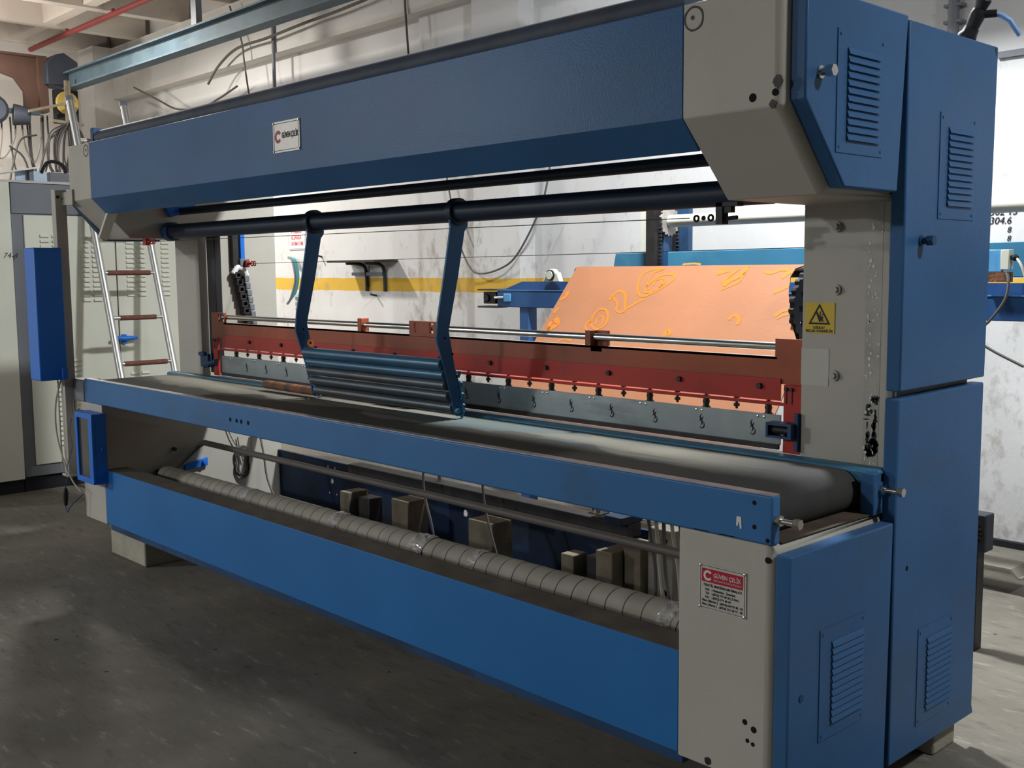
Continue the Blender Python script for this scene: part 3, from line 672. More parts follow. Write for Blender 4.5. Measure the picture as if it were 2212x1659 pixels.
# blue sensor brackets at both ends
bk = MB().prism([[(-.100,1.040),(-.008,1.040),(-.008,1.088),(-.100,1.088)], [(-.092,1.047),(-.020,1.047),(-.020,1.080),(-.092,1.080)]], 'y', .560, .606); bk.box(-.012,0,.585,.60,1.0,1.12)
bk.build('sensor_bracket', M['blue_dark'], cut)
MB().cyl((-.085,.585,1.063),(-.022,.585,1.063),.013,14).build('sensor_head', M['dark'], cut)
bk = MB().box(-3.93,-3.84,.585,.61,1.035,1.11); bk.cyl((-3.90,.60,1.045),(-3.76,.60,1.070),.018,12); bk.box(-3.925,-3.86,.57,.60,1.10,1.12)
bk.build('sensor_bracket', M['blue_dark'], cut, bevel=.003)

# ------------------------------------------------------------------ roller cradle hanging from the support tube
cr = thing('roller_cradle', 'blue two-armed roller cradle hanging from the dark overhead tube above the belt', 'rollers', (-1.94,.43,1.0))
armp = [(.385,1.815),(.392,1.742),(.355,1.545),(.321,1.384),(.313,1.304),(.337,1.230),(.362,1.150),(.388,1.050),(.398,1.008),(.412,.996),(.438,.996),(.453,1.012),(.448,1.060),(.402,1.195),(.374,1.337),(.425,1.545),(.462,1.725),(.478,1.745),(.476,1.815)]
hd = arc(.43,1.80,.052,20,160,10)
for i, xa in enumerate((-1.440,-2.460)):
    a = MB().prism(armp[1:-1]+[(.482,1.80)]+hd+[(.380,1.80)], 'x', xa-.006, xa+.006).build('arm', M['blue'], cr, bevel=.002)
    MB().cyl((xa-.018,.43,1.80),(xa+.018,.43,1.80),.054,26).build('clamp_disc', M['tube'], a, bevel=.003)
    sl = MB()
    for (yy, zz) in ((.425,1.165),(.432,1.120),(.438,1.075),(.444,1.030),(.440,1.003)):
        sl.ring([(xa+.006,yy,zz+.012),(xa+.011,yy-.002,zz+.008),(xa+.011,yy-.012,zz-.014)],[.004,.0075,.006],8)
    sl.cyl((xa+.006,.408,1.018),(xa+.020,.408,1.018),.011,12)
    sl.build('roller_catch', M['teal_blue'], a)
    if i:
        MB().prism([[(.388+p[0],1.245+p[1]) for p in circ(0,0,.019,12)],[(.388+p[0],1.245+p[1]) for p in circ(0,0,.0065,10)]], 'x', xa+.006, xa+.0072).build('orange_ring_mark', M['orangepaint'], a)
    hm = MB()
    for (yy, zz) in ((.352,1.31),(.390,1.245)): hm.cyl((xa+.0061,yy,zz),(xa+.0068,yy,zz),.0055,10)
    hm.build('arm_hole', M['hole'], a)
rl = [(.350,1.205,.0235,'rollblue'),(.363,1.162,.0205,'rollblue'),(.369,1.121,.0205,'rolldark'),(.383,1.076,.0205,'rolldark'),(.405,1.028,.0215,'rolldark')]
for (yy, zz, r, mm) in rl:
    MB().cyl((-2.454+.02,yy,zz),(-1.446,yy,zz),r,24).build('roller', M[mm], cr, bevel=.002)
    # axle stubs
MB().cyl((-2.45,.398,1.054),(-1.45,.398,1.054),.006,10).build('spacer_rod', M['dark'], cr)
rr = MB().ring([(-2.925,.418,1.018),(-2.915,.418,1.018),(-2.467,.418,1.016)],[.017,.021,.021],20).build('rusty_roller', M['rust'], cr)
tag(rr, 'rust-stained bare roller end')

# ------------------------------------------------------------------ taped roll lying in the tray
roll = thing('taped_cardboard_roll', 'long beige cardboard tube bound with tape, lying behind the lower blue panel', 'tube', (-1.96,.33,.40))
ro = MB(); nseg = 130; pts = []; rad = []
rnd = random.Random(2)
for i in range(nseg+1):
    t = i/nseg; xx = -3.90+t*3.88
    pts.append((xx,.33,.440+.022*t)); rad.append(.053+.0008*math.sin(i*1.7)+.0006*rnd.random())
rad[0] = .047; rad[-1] = .047
ro.ring(pts, rad, 28); rb = ro.build('tape_wound_tube', M['tape'], roll, origin=(-1.96,.33,.451))
for (xc, ww, amp, sd) in ((-1.56,.10,.007,1),(-2.16,.075,.005,2),(-1.22,.05,.003,5),(-2.95,.05,.003,6),(-.28,.06,.003,7)):
    rnd = random.Random(sd); c = MB(); n = 36; nl = 9; base = 0
    for k in range(nl):
        xx = xc-ww/2+ww*k/(nl-1)
        for j in range(n):
            th = 2*math.pi*j/n; r = .0545+amp*rnd.random()*(1 if 0 < k < nl-1 else .25)
            zc = .440+.022*((xx+3.90)/3.88)
            c.v.append((xx+.02*math.sin(th)+.006*rnd.random(), .33+r*math.cos(th), zc+r*math.sin(th)))
    for k in range(nl-1):
        for j in range(n): j2 = (j+1) % n; c.f.append((k*n+j,k*n+j2,(k+1)*n+j2,(k+1)*n+j))
    c.build('crumpled_wrap', M['foil'], roll)
hs = MB().cyl((XL+.001,.33,.438),(-3.895,.33,.440),.030,16); hs.box(XL,XL+.02,.29,.37,.38,.47)
hs.build('end_spigot', M['blue_dark'], roll)
MB().cyl((-.03,.33,.462),(-.001,.33,.462),.030,16).build('end_spigot', M['blue_dark'], roll)

# ------------------------------------------------------------------ mechanism under the table
mech = thing('drive_mechanism', 'dark oily slide mechanism under the table behind the taped roll', 'mechanism', (-1.8,.8,.2))
MB().box(-2.75,-.86,.78,.86,.535,.590).build('slide_beam', M['dark'], mech, bevel=.004)
MB().cyl((-3.9,.90,.628),(-.02,.90,.632),.011,12).build('slide_rod', M['chrome'], mech)
MB().box(-3.93,-.9,.93,.96,.66,.74).build('upper_beam', M['dark'], mech)
MB().box(-.95,-.86,.74,.87,.590,.622).build('slide_bracket', M['navy'], mech, bevel=.004)
k = MB().hexbolt((-1.03,.80,.59),(-1.03,.80,.63),.018); k.hexbolt((-2.05,.82,.59),(-2.05,.82,.62),.014); k.box(-1.06,-.99,.77,.82,.605,.612)
k.build('slide_bolt', M['chrome'], mech)
for (x0,x1,y0,y1,z0,z1,mm) in ((-2.74,-2.66,.72,.84,.205,.46,'wood'),(-2.64,-2.54,.76,.84,.205,.44,'dark'),(-2.33,-2.20,.74,.86,.205,.48,'wood'),(-1.76,-1.60,.74,.86,.205,.475,'wood'),(-1.145,-1.075,.70,.78,.205,.442,'wood'),(-1.04,-.965,.74,.86,.205,.445,'dark'),(-.955,-.87,.70,.84,.205,.49,'wood'),(-.865,-.78,.76,.84,.205,.53,'wood'),(-.76,-.64,.78,.86,.205,.60,'dirtycream')):
    MB().box(x0,x1,y0,y1,z0,z1).build('spacer_block', M[mm], mech, bevel=.004)
bb = MB()
for (xx, zz) in ((-.925,.36),(-.90,.30),(-.68,.36),(-.68,.56),(-.99,.33)): bb.cyl((xx,.695,zz),(xx,.70,zz),.011,12) if xx in (-.925,-.90) else bb.cyl((xx,.735 if xx==-.99 else .776,zz),(xx,.741 if xx==-.99 else .781,zz),.012,12)
bb.build('block_hole', M['hole'], mech)
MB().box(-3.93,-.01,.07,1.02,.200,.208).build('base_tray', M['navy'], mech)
cb = thing('cable_bundle', 'loose grey cables hanging beside the right frame under the table', 'cables', (-.5,.6,.21))
rnd = random.Random(11)
for i in range(7):
    x0 = -.62+i*.035; cable('cable', [(x0+.02*rnd.random(),.58+.04*rnd.random(),.86),(x0+.01,.60,.70),(x0+.03*rnd.random(),.62,.50),(x0+.05*rnd.random()+.02,.60,.33),(x0+.02,.62,.215)], .005+.003*rnd.random(), M['cablel'] if i % 2 else M['grip'], cb)
cc = thing('cable_coil', 'loop of dark cable tied on the left frame inner face below the table', 'cables', (XL+.02,.82,.40))
for i in range(6):
    rx = .05+.012*rnd.random(); rz = .075+.02*rnd.random(); oy = .015*rnd.random()
    cable('cable', [(XL+.012+.003*i,.815+oy+rx*math.cos(t)*(.6+.4*abs(math.sin(t))),.45+rz*math.sin(t)) for t in [j*math.pi/6 for j in range(13)]], .0035, M['grip'], cc, seg=3)
cable('cable', [(XL+.012,.80,.60),(XL+.012,.81,.53),(XL+.014,.83,.45)], .004, M['grip'], cc)
cable('cable', [(XL+.012,.66,.83),(XL+.012,.72,.70),(XL+.014,.76,.60),(XL+.014,.80,.53)], .003, M['grip'], cc)
for (a, b_) in (((-2.0,.60),(-1.9,.24)),((-3.55,.9),(-3.2,.25)),((-1.62,.66),(-1.45,.25))):
    cable('cable', [(a[0],.70,.86),((a[0]+b_[0])/2-.05,.68,.60),((a[0]+b_[0])/2+.02,.67,.42),(b_[0],.68,b_[1])], .006, M['grip'], mech)

# ------------------------------------------------------------------ blocks the machine stands on
def block(label, x0, x1, y0, y1, z1):
    o = MB().box(x0,x1,y0,y1,0,z1).build('support_block', M['concrete_block'], None, bevel=.008, origin=((x0+x1)/2,(y0+y1)/2,0))
    return tag(o, label, 'block')
block('concrete block under the far-left front corner of the machine', -4.10,-3.66,.085,.33,.172)
block('dark stained block under the rear right corner of the machine', .05,.306,.93,1.085,.205)
block('concrete block under the right frame near the front panel', .03,.29,.12,.42,.205)
block('block under the left frame at the back of the machine', -4.2,-3.95,.8,1.08,.205)

# ------------------------------------------------------------------ left end: hanging post, control box, glass box
hp = thing('cable_post', 'slim grey steel post hung on the far-left end carrying the blue box', 'post', (-4.34,-.02,.42))
p = MB().box(-4.37,-4.31,-.050,.012,.44,2.035); p.box(-4.385,-4.295,-.062,.024,.425,.44)
p.build('post_tube', M['cream'], hp, bevel=.003)
q = MB()
for zz in (1.995,1.985): q.cyl((-4.31,-.036 if zz > 1.99 else -.004,zz),(-4.304,-.036 if zz > 1.99 else -.004,zz),.009,10)
q.build('post_bolt', M['dark'], hp)
MB().box(-4.33,-4.241,-.01,.0,1.95,2.02).build('post_clip', M['cream'], hp)
cbx = MB().prism([(-.200,.985),(-.200,1.715),(-.051,1.715),(-.051,.985)], 'x', -4.405, -4.252).build('control_box', M['blue_box'], None, bevel=.006, origin=(-4.33,-.10,.985))
tag(cbx, 'tall narrow bright blue metal box mounted on the hung post at left', 'box')
MB().box(-4.252,-4.235,-.085,-.055,.99,1.05).build('box_latch', M['blue_box'], cbx, bevel=.003)
gb = thing('gauge_box', 'small blue box with a dusty glass front on the left frame below the table', 'box', (-4.0,-.04,.45))
# body: hollow frame facing front, glass recessed
gx0, gx1, gz0, gz1, gy0, gy1 = -4.115, -3.885, .440, .822, -.080, -.0005
MB().prism([[(gx0,gz0),(gx1,gz0),(gx1,gz1),(gx0,gz1)],[(gx0+.03,gz0+.03),(gx1-.05,gz0+.03),(gx1-.05,gz1-.03),(gx0+.03,gz1-.03)]], 'y', gy0, gy0+.02).build('front_frame', M['blue_box'], gb, bevel=.003)
MB().prism([[(gx0,gz0),(gx1,gz0),(gx1,gz1),(gx0,gz1)],[(gx0+.006,gz0+.006),(gx1-.006,gz0+.006),(gx1-.006,gz1-.006),(gx0+.006,gz1-.006)]], 'y', gy0+.02, gy1).build('box_body', M['blue_box'], gb)
MB().box(gx0+.02,gx1-.04,gy0+.012,gy0+.016,gz0+.02,gz1-.02).build('glass_pane', M['glass'], gb)
MB().ring([(gx1,-.03,.63),(gx1+.012,-.03,.63),(gx1+.022,-.03,.63)],[.006,.011,.009],12).build('knob', M['blue_box'], gb)
cw = thing('wall_cables', 'grey and cream cables hanging down beside the hung post', 'cables', (-4.33,-.05,.3))
cable('cable', [(-4.33,-.06,.985),(-4.40,-.07,.85),(-4.42,-.07,.70),(-4.36,-.07,.56),(-4.25,-.06,.42),(-4.16,-.045,.36)], .005, M['cablel'], cw)
cable('cable', [(-4.36,-.068,.985),(-4.355,-.07,.75),(-4.35,-.07,.47)], .004, M['cablel'], cw)
cable('cable', [(-4.30,-.02,.86),(-4.27,-.03,.80),(-4.16,-.05,.80),(-4.10,-.04,.825)], .003, M['grip'], cw)
cable('cable', [(-4.24,-.03,.86),(-4.20,-.04,.80),(-4.12,-.05,.83)], .004, M['grip'], cw)
cable('cable', [(-4.13,-.09,.78),(-4.16,-.09,.70),(-4.14,-.09,.62),(-4.25,-.08,.50),(-4.28,-.08,.38)], .002, M['grip'], cw)
cable('cable', [(-4.28,-.08,.42),(-4.29,-.085,.34),(-4.28,-.09,.27),(-4.26,-.09,.235),(-4.22,-.08,.28),(-4.17,-.03,.345)], .003, M['blue_dark'], cw)
MB().ring([(-4.285,-.085,.37),(-4.285,-.085,.35),(-4.285,-.086,.31),(-4.283,-.088,.27)],[.008,.015,.015,.009],10).build('plug', M['black'], cw)

# ------------------------------------------------------------------ ladder leaning on the cabinets
ld = thing('ladder', 'aluminium ladder with brown rubber-covered rungs leaning on the cream cabinets', 'ladder', (-5.39,1.06,0))
def lx(z): return -5.68-.343*(z-.851)
for yy in (.86,1.27):
    a = MB().cyl((lx(.02),yy,.0),(lx(2.86),yy,2.86),.026,18).build('stile', M['alu'], ld, bevel=.002)
    MB().cyl((lx(2.845),yy,2.845),(lx(2.875),yy,2.875),.029,18).build('end_cap', M['cabframe'], a)
for i in range(8):
    z = .275+i*.325; xx = lx(z)
    r_ = MB().cyl((xx,.87,z),(xx,1.26,z),.013,12).build('rung', M['alu'], ld)
    MB().cyl((xx,.93 if i % 2 else .90,z),(xx,1.20 if i % 2 else 1.22,z),.018,12).build('rung_grip', M['rung'], r_)

# ------------------------------------------------------------------ cream cabinets on the left
cabs = []
def louver_mesh():
    L = .062; hh = .020
    m = MB(); sec = [(0,hh),(.004,hh),(.013,.004),(.013,0),(.011,0),(0,.012)]
    m.add([(s[0],0,s[1]) for s in sec]+[(s[0],L,s[1]) for s in sec], [(i,(i+1)%6,6+(i+1)%6,6+i) for i in range(6)]+[tuple(range(6))[::-1],tuple(range(6,12))])
    return m
LC = [None]
def louver_set(door, x, ycols, zlist):
    for yy in ycols:
        for z in zlist:
            if LC[0] is None: LC[0] = louver_mesh().build('louver', M['cab'], None, smooth=False); o = LC[0]
            else: o = LC[0].copy(); COL.objects.link(o)
            o.parent = door; o.location = Vector((x, yy, z)) - world_loc(door)
def cabinet(label, y0, y1, doors, fx=-6.2, top=2.215):
    c = thing('electrical_cabinet', label, 'cabinet', (fx-.3,(y0+y1)/2,0))
    b = MB().box(fx-.6,fx-.012,y0,y1,.11,top); b.build('body', M['cabframe'], c)
    MB().box(fx-.58,fx-.03,y0,y1,0,.11).build('plinth', M['plinth'], c)
    MB().box(fx-.02,fx,y0,y1,2.00,top).build('top_fascia', M['cabframe'], c, bevel=.003)
    MB().box(fx-.02,fx,y0,y1,.11,.18).build('bottom_rail', M['cabframe'], c, bevel=.003)
    for (a, b_, lows) in doors:
        d = MB().box(fx-.018,fx+.004,a,b_,.19,1.99).build('door', M['cab'], c, bevel=.004)
        cy = (a+b_)/2
        if lows is None: pass
        elif lows:
            louver_set(d, fx+.004, (cy-.235, cy-.150, cy+.045), [1.83-i*.036 for i in range(13)])
            louver_set(d, fx+.004, (cy-.235, cy-.150), [.80-i*.036 for i in range(14)])
        else: louver_set(d, fx+.004, (cy-.2,cy-.11), [1.80-i*.036 for i in range(12)])
    return c
c_a = cabinet('pale cream cabinet with a louvered door behind the hanging blue box', .345,1.080, [(.425,1.078,None)])
# the first door carries two separate louver groups; add the second one
d0 = [o for o in c_a.children if o.name.startswith('door')][0]
louver_set(d0, -6.196, (.53,.615,.815,.900), [1.835-i*.036 for i in range(14)])
louver_set(d0, -6.196, (.60,.72), [.93-i*.036 for i in range(18)])
c_b = cabinet('pale cream cabinet with a blue door handle behind the ladder', 1.085,2.30, [(1.087,1.70,True),(1.71,2.29,False)])
hd_ = MB().box(-6.196,-6.17,1.095,1.125,1.04,1.11); hd_.ring([(-6.17,1.00,1.065),(-6.165,1.06,1.085),(-6.16,1.11,1.08),(-6.15,1.20,1.085)],[.010,.016,.022,.012],10)
hd_.build('handle', M['blue_box'], c_b)
c_c = thing('plain_cabinet', 'plain pale cabinet with pencil numbers at the left edge of the view', 'cabinet', (-6.5,-.2,0))
MB().box(-6.78,-6.185,-.75,.335,.10,2.215).build('body', M['cab'], c_c, bevel=.004)
MB().box(-6.75,-6.22,-.75,.335,0,.10).build('plinth', M['plinth'], c_c)
text_obj('pencil_numbers', '74-4', .055, M['ink'], c_c, (-6.1845,.265,1.685), xdir=(0,1,0), shear=.3)
tr_ = MB().box(-6.8,-6.19,-.75,2.3,2.215,2.232); tag(tr_.build('worktop_strip', mat('aged_white_board', (.50,.50,.48), .6, var=.2), None, origin=(-6.5,.75,2.215)), 'thin aged board lying along the top of the cabinets', 'board')
pn = MB().prism([(.05,2.235),(.55,2.335),(.56,2.325),(.08,2.233)], 'x', -6.5, -6.2).build('tilted_panel', M['paper'], None, origin=(-6.35,.3,2.232)); tag(pn, 'white panel tilted up on top of the left cabinets', 'panel')
MB().box(-6.5,-6.25,.50,.53,2.233,2.32).build('prop', M['cabframe'], pn)
ps_ = thing('control_unit', 'small grey unit with a black curved handle on top of the cabinets', 'device', (-6.4,.8,2.232))
MB().box(-6.55,-6.30,.66,1.05,2.232,2.31).build('casing', M['cabframe'], ps_, bevel=.005)
cable('carry_handle', [(-6.30,.60,2.30),(-6.30,.64,2.37),(-6.30,.70,2.385),(-6.30,.76,2.36),(-6.30,.78,2.31)], .014, M['black'], ps_)
MB().box(-6.31,-6.298,.42,.64,2.234,2.31).build('label_card', mat('pale_blue_card', (.55,.66,.80), .5, stain=(.1,.15,.3), stain_amt=.8, sscale=(30,30,30), slo=.62, shi=.66), ps_)

# ------------------------------------------------------------------ crane beam, hangers, pipes, cables overhead
cb_ = thing('crane_beam', 'long grey-blue steel I-beam hanging below the ceiling', 'beam', (-6,2.6,3.65))
MB().prism([(2.53,3.655),(2.67,3.655),(2.67,3.672),(2.607,3.675),(2.607,3.825),(2.67,3.828),(2.67,3.845),(2.53,3.845),(2.53,3.828),(2.593,3.825),(2.593,3.675),(2.53,3.672)], 'x', -10.85, 2.0).build('i_section', M['craneblue'], cb_)
for i, xx in enumerate((-7.72, -3.2, 1.0)):
    MB().box(xx-.05,xx+.05,2.57,2.63,3.845,4.43).build('hanger', M['cabframe'], cb_)
MB().prism([(2.35,3.70),(2.70,3.70),(2.70,3.97),(2.55,4.06),(2.45,4.03),(2.35,3.93)], 'x', -11.15,-10.80).build('end_housing', M['gunmetal'], cb_, bevel=.01)
MB().box(-10.95,-10.84,2.45,2.70,3.28,3.66).build('end_bracket', M['black'], cb_)
MB().ring([(-10.80,2.55,3.50),(-10.76,2.55,3.50)], .13, 18).build('yellow_wheel', mat('yellow_wheel_paint', (.26,.19,.05), .5, var=.2), cb_, bevel=.01)
br = thing('rust_beam', 'rust-brown steel beam with a curved corner running into the upper left', 'beam', (-11,1.6,3.4))
MB().prism([(-2.0,4.00),(2.37,4.00),(2.37,3.42),(2.16,3.42),(2.16,3.62),(2.06,3.76),(1.92,3.80),(-2.0,3.80)], 'x', -11.06, -10.98).build('web', M['rustbeam'], br, bevel=.004)
MB().box(-11.12,-10.92,-2.0,2.40,4.00,4.02).build('flange', M['rustbeam'], br); MB().box(-11.12,-10.92,2.30,2.40,3.40,4.00).build('end_plate', M['rustbeam'], br)
MB().box(-11.02,-10.96,1.78,1.80,3.80,4.0).build('stiffener', M['rustbeam'], br)
ho = thing('hoist_motor', 'dark hoist motor tangled in wires under the rust-brown beam', 'motor', (-10.9,1.7,3.2))
q = MB().ring([(-10.90,1.75,3.35),(-10.70,1.72,3.35),(-10.65,1.72,3.35)],[.15,.16,.12],18); q.ring([(-10.78,1.95,3.32),(-10.74,2.12,3.31)],[.12,.09],14); q.box(-10.90,-10.75,1.60,1.70,3.25,3.60)
q.build('motor_body', M['gunmetal'], ho, bevel=.008)
MB().box(-11.0,-10.92,1.55,2.3,3.36,3.41).build('support_angle', M['craneblue'], ho)
rnd = random.Random(4)
for i in range(9):
    y0 = 1.5+rnd.random()*.7; y1 = y0+.15+rnd.random()*.35; d = .25+rnd.random()*.75
    cable('loose_wire', [(-10.85,y0,3.30),(-10.84,y0+.02,3.30-d*.6),(-10.84,(y0+y1)/2,3.30-d),(-10.84,y1-.02,3.30-d*.5),(-10.85,y1,3.35)], .010, M['darkcable'] if i % 3 else M['grip'], ho)
cable('loose_wire', [(-10.8,1.5,3.0),(-10.8,1.62,2.95),(-10.8,1.72,2.80),(-10.8,1.76,2.45),(-10.8,1.84,2.42),(-10.8,1.92,2.75),(-10.8,2.02,3.05),(-10.8,2.2,3.12)], .011, M['darkcable'], ho)
cable('loose_wire', [(-10.8,1.9,2.98),(-10.8,2.05,2.85),(-10.8,2.15,2.50),(-10.8,2.22,2.75),(-10.8,2.32,3.05),(-10.8,2.42,3.15)], .011, M['darkcable'], ho)
co = thing('cable_coil', 'big bundle of coiled dark cable hanging from a wooden stick at upper left', 'cable', (-10.6,2.5,2.8))
MB().box(-10.62,-10.59,2.46,2.49,3.25,3.72).build('hook_stick', M['wood'], co); MB().box(-10.62,-10.59,2.495,2.52,3.40,3.72).build('hook_stick', M['wood'], co)
MB().prism([(2.30,3.255),(2.66,3.235),(2.66,3.265),(2.30,3.285)], 'x', -10.63,-10.60).build('crossbar', M['wood'], co)
MB().prism([(2.05,3.33),(2.56,3.48),(2.56,3.51),(2.05,3.36)], 'x', -10.60,-10.57).build('diagonal_strut', M['wood'], co)
for i in range(13):
    c0 = 2.47+(i-6)*.012; rx = .07+.09*rnd.random(); d = .45+.32*rnd.random(); xx = -10.62+.05*rnd.random()
    cable('loop', [(xx,2.46+.03*rnd.random(),3.26),(xx,c0-rx,3.12-.1*rnd.random()),(xx,c0-rx*1.1,3.20-d*.7),(xx,c0-.02,3.24-d),(xx,c0+rx*.9,3.20-d*.65),(xx,c0+rx*.7,3.14),(xx,2.49+.03*rnd.random(),3.26)], .0085, M['darkcable'], co)
rp = MB().cyl((-12.39,2.75,4.36),(3,2.75,4.36),.030,12)
for xx in (-11.2,-9.9,-8.7): rp.cyl((xx,2.75,4.36),(xx,2.75,4.42),.02,8)
tag(rp.build('sprinkler_pipe', M['redpipe'], None, origin=(-5,2.75,4.36)), 'thin dark red pipe running under the ceiling', 'pipe')
vp_ = MB().cyl((-8.0,3.575,2.6),(-8.0,3.575,4.2),.018,10); tag(vp_.build('conduit', M['cabframe'], None, origin=(-8,3.575,3.4)), 'thin dark vertical conduit on the back wall above the beam', 'conduit')
kb = [(-9.25,3.50,3.62),(-9.0,3.5,3.78),(-8.6,3.5,3.90),(-8.0,3.5,3.91),(-7.3,3.5,3.94),(-6.6,3.5,3.96),(-6.0,3.5,4.02),(-5.0,3.5,4.3)]
ov = thing('overhead_cable', 'sagging brown cable strung along the upper back wall', 'cable', (-8,3.5,3.9))
cable('cable_run', kb, .014, M['grip'], ov)
cable('drop_cable', [(-8.72,3.5,4.35),(-8.62,3.5,4.15),(-8.50,3.5,3.96),(-8.45,3.5,3.7),(-8.36,3.5,3.3)], .010, M['grip'], ov)
ov2 = cable('sagging_wire', [(-10.9,3.4,3.78),(-10.5,3.5,3.60),(-10.1,3.55,3.45),(-9.6,3.6,3.42),(-9.2,3.6,3.47),(-8.8,3.6,3.55)], .011, M['grip']); tag(ov2, 'thin dark wire drooping on the wall left of the conduit', 'wire')
ov3 = cable('wall_wire', [(-5.86,3.58,4.3),(-5.83,3.58,3.9),(-5.78,3.58,3.3),(-5.75,3.58,2.9)], .010, M['grip']); tag(ov3, 'thin wire dropping down the back wall near the first pilaster', 'wire')
hc = cable('hanging_cord', [(-3.98,3.56,2.75),(-4.05,3.56,2.35),(-4.15,3.56,2.05),(-4.40,3.55,1.70),(-4.62,3.55,1.58),(-4.90,3.55,1.55),(-5.10,3.60,1.68),(-5.25,3.64,1.90),(-5.35,3.66,2.2),(-5.45,3.66,2.6),(-5.5,3.66,3.0)], .008, M['grip']); tag(hc, 'thin cord hanging in a loop on the whitewashed back wall', 'cord')

# ------------------------------------------------------------------ things on the back wall
sh = thing('wall_shelf', 'small dark wall shelf on two curved black brackets above the yellow stripe', 'shelf', (-6.55,3.7,1.65))
MB().box(-7.02,-6.25,3.50,3.768,1.655,1.675).build('shelf_board', M['dark'], sh)
for xx in (-6.72,-6.43):
    MB().ring(catmull([(xx,3.52,1.648),(xx,3.64,1.644),(xx,3.72,1.62),(xx,3.745,1.56),(xx,3.75,1.46),(xx,3.75,1.38)],4), .017, 8).build('bracket', M['black'], sh)
MB().box(-6.95,-6.45,3.735,3.765,1.53,1.56).build('cross_slat', M['cabframe'], sh)
wsn = MB().box(-8.12,-7.80,3.760,3.769,1.80,2.10).build('notice_sign', M['paper'], None, origin=(-7.96,3.765,1.8)); tag(wsn, 'white notice with faded red lettering on the back wall', 'sign')
frame_line(-8.115,-7.805,1.805,2.095,.006,3.760,M['cabframe'],wsn)
for i, t in enumerate(('KUMANDA', 'A TORBADA', 'ALSANDA', 'DAYMA ETME')):
    text_obj('notice_text', t, .058, mat('faded_red_print', (.62,.16,.17), .6) if i == 0 else bpy.data.materials['faded_red_print'], wsn, (-8.07,3.758,2.03-i*.062), width=.20 if i < 3 else .23, bold=.001)
th = thing('water_hose', 'coiled teal hose hanging on the back wall beside the left frame', 'hose', (-7.95,3.7,1.5))
for i in range(4):
    cable('hose_loop', [(-8.05+.015*i,3.74-.02*i,1.72),(-7.93+.01*i,3.72-.02*i,1.68),(-7.89+.012*i,3.72-.02*i,1.52-.01*i),(-7.95,3.72-.02*i,1.36-.02*i),(-8.05,3.74-.02*i,1.33-.03*i)], .013, M['tealhose'] if i < 3 else M['cabframe'], th)
num = thing('wall_numbers', 'handwritten pencil numbers on the back wall right of the machine', 'writing', (-.73,3.765,1.75))
for i, t in enumerate(('302 19','302 15','304.6','8','8')):
    text_obj('pencil_number', t, .055 if i < 3 else .045, M['ink'], num, (-.80+(0 if i < 3 else .10),3.766,1.90-i*.048), shear=.2)
pc = MB().cyl((-1.02,3.72,2.2),(-1.02,3.72,3.78),.030,12)
for zz in (2.93,3.02): pc.box(-1.07,-.97,3.70,3.77,zz-.008,zz+.008)
tag(pc.build('wall_pipe', M['cabframe'], None, origin=(-1.02,3.72,3)), 'grey vertical pipe clamped to the back wall above the right covers', 'pipe')
cd_ = MB().box(-.78,3,3.75,3.768,2.70,2.735); tag(cd_.build('wall_conduit', M['cabframe'], None, origin=(0,3.76,2.7)), 'thin dark horizontal conduit on the wall right of the machine', 'conduit')
for (xx, zz, lb) in ((-5.33,1.83,'rusty peg in the wall near the hanging cord'),(-7.52,1.72,'rusty peg in the wall left of the small shelf'),(-6.6,1.34,'small rusty peg just below the yellow stripe')):
    tag(MB().cyl((xx,3.77,zz),(xx+.03,3.68,zz+.015),.010,8).build('wall_peg', M['dark'], None, origin=(xx,3.77,zz)), lb, 'peg')

# ------------------------------------------------------------------ second machine behind with the orange sheet
m2 = thing('rear_feed_machine', 'blue feed machine standing behind the cutter with a sprocket-driven cream roller', 'machine', (-1.6,2.65,0))
MB().box(-3.60,1.6,2.60,2.68,1.325,1.440).build('long_beam', M['blue_far'], m2, bevel=.004)
MB().prism([(-3.60,1.440),(1.6,1.440),(1.6,1.495),(-3.42,1.495)], 'y', 2.66, 2.67).build('top_plate', M['blue_far'], m2)
MB().box(-3.60,1.6,2.597,2.60,1.436,1.441).build('beam_edge', M['lightblue'], m2)
e = MB().box(-3.77,-3.60,2.57,2.68,1.435,1.445); e.box(-3.77,-3.58,2.57,2.68,1.318,1.330); e.box(-3.74,-3.62,2.60,2.66,1.345,1.425); e.cyl((-3.70,2.585,1.385),(-3.70,2.60,1.385),.025,14)
e.build('end_bearing', M['dark'], m2, bevel=.003)
MB().cyl((-3.62,2.60,1.385),(-3.52,2.59,1.388),.012,10).build('adjusting_screw', M['chrome'], m2)
MB().box(-3.53,-3.46,2.59,2.60,1.36,1.415).build('light_blue_bracket', M['lightblue'], m2, bevel=.006)
for xx in (-3.35,-2.7,.9): MB().box(xx-.04,xx+.04,2.61,2.69,0,1.325).build('leg', M['blue_far'], m2)
pbk = MB().prism([(-3.165,1.495),(-3.01,1.495),(-3.035,1.555)] + arc(-3.087,1.537,.040,20,160,8) + [(-3.14,1.555)], 'y', 2.60, 2.64).build('pillow_block', M['cab'], m2, bevel=.004)
MB().ring([(-3.087,2.588,1.537),(-3.087,2.60,1.537)], .034, 22).build('bearing_ring', M['black'], m2)
MB().ring([(-3.087,2.583,1.537),(-3.087,2.59,1.537)], .027, 22).build('bearing_cap', M['cab'], m2)
MB().prism([(-2.655,1.52),(1.2,1.52),(1.2,1.690),(-2.625,1.668)], 'y', 2.70, 2.76).build('teal_beam', M['teal_blue'], m2, bevel=.004)
MB().box(-2.515,-2.385,2.80,2.90,.0,2.02).build('cream_upright', M['cab'], m2, bevel=.006)
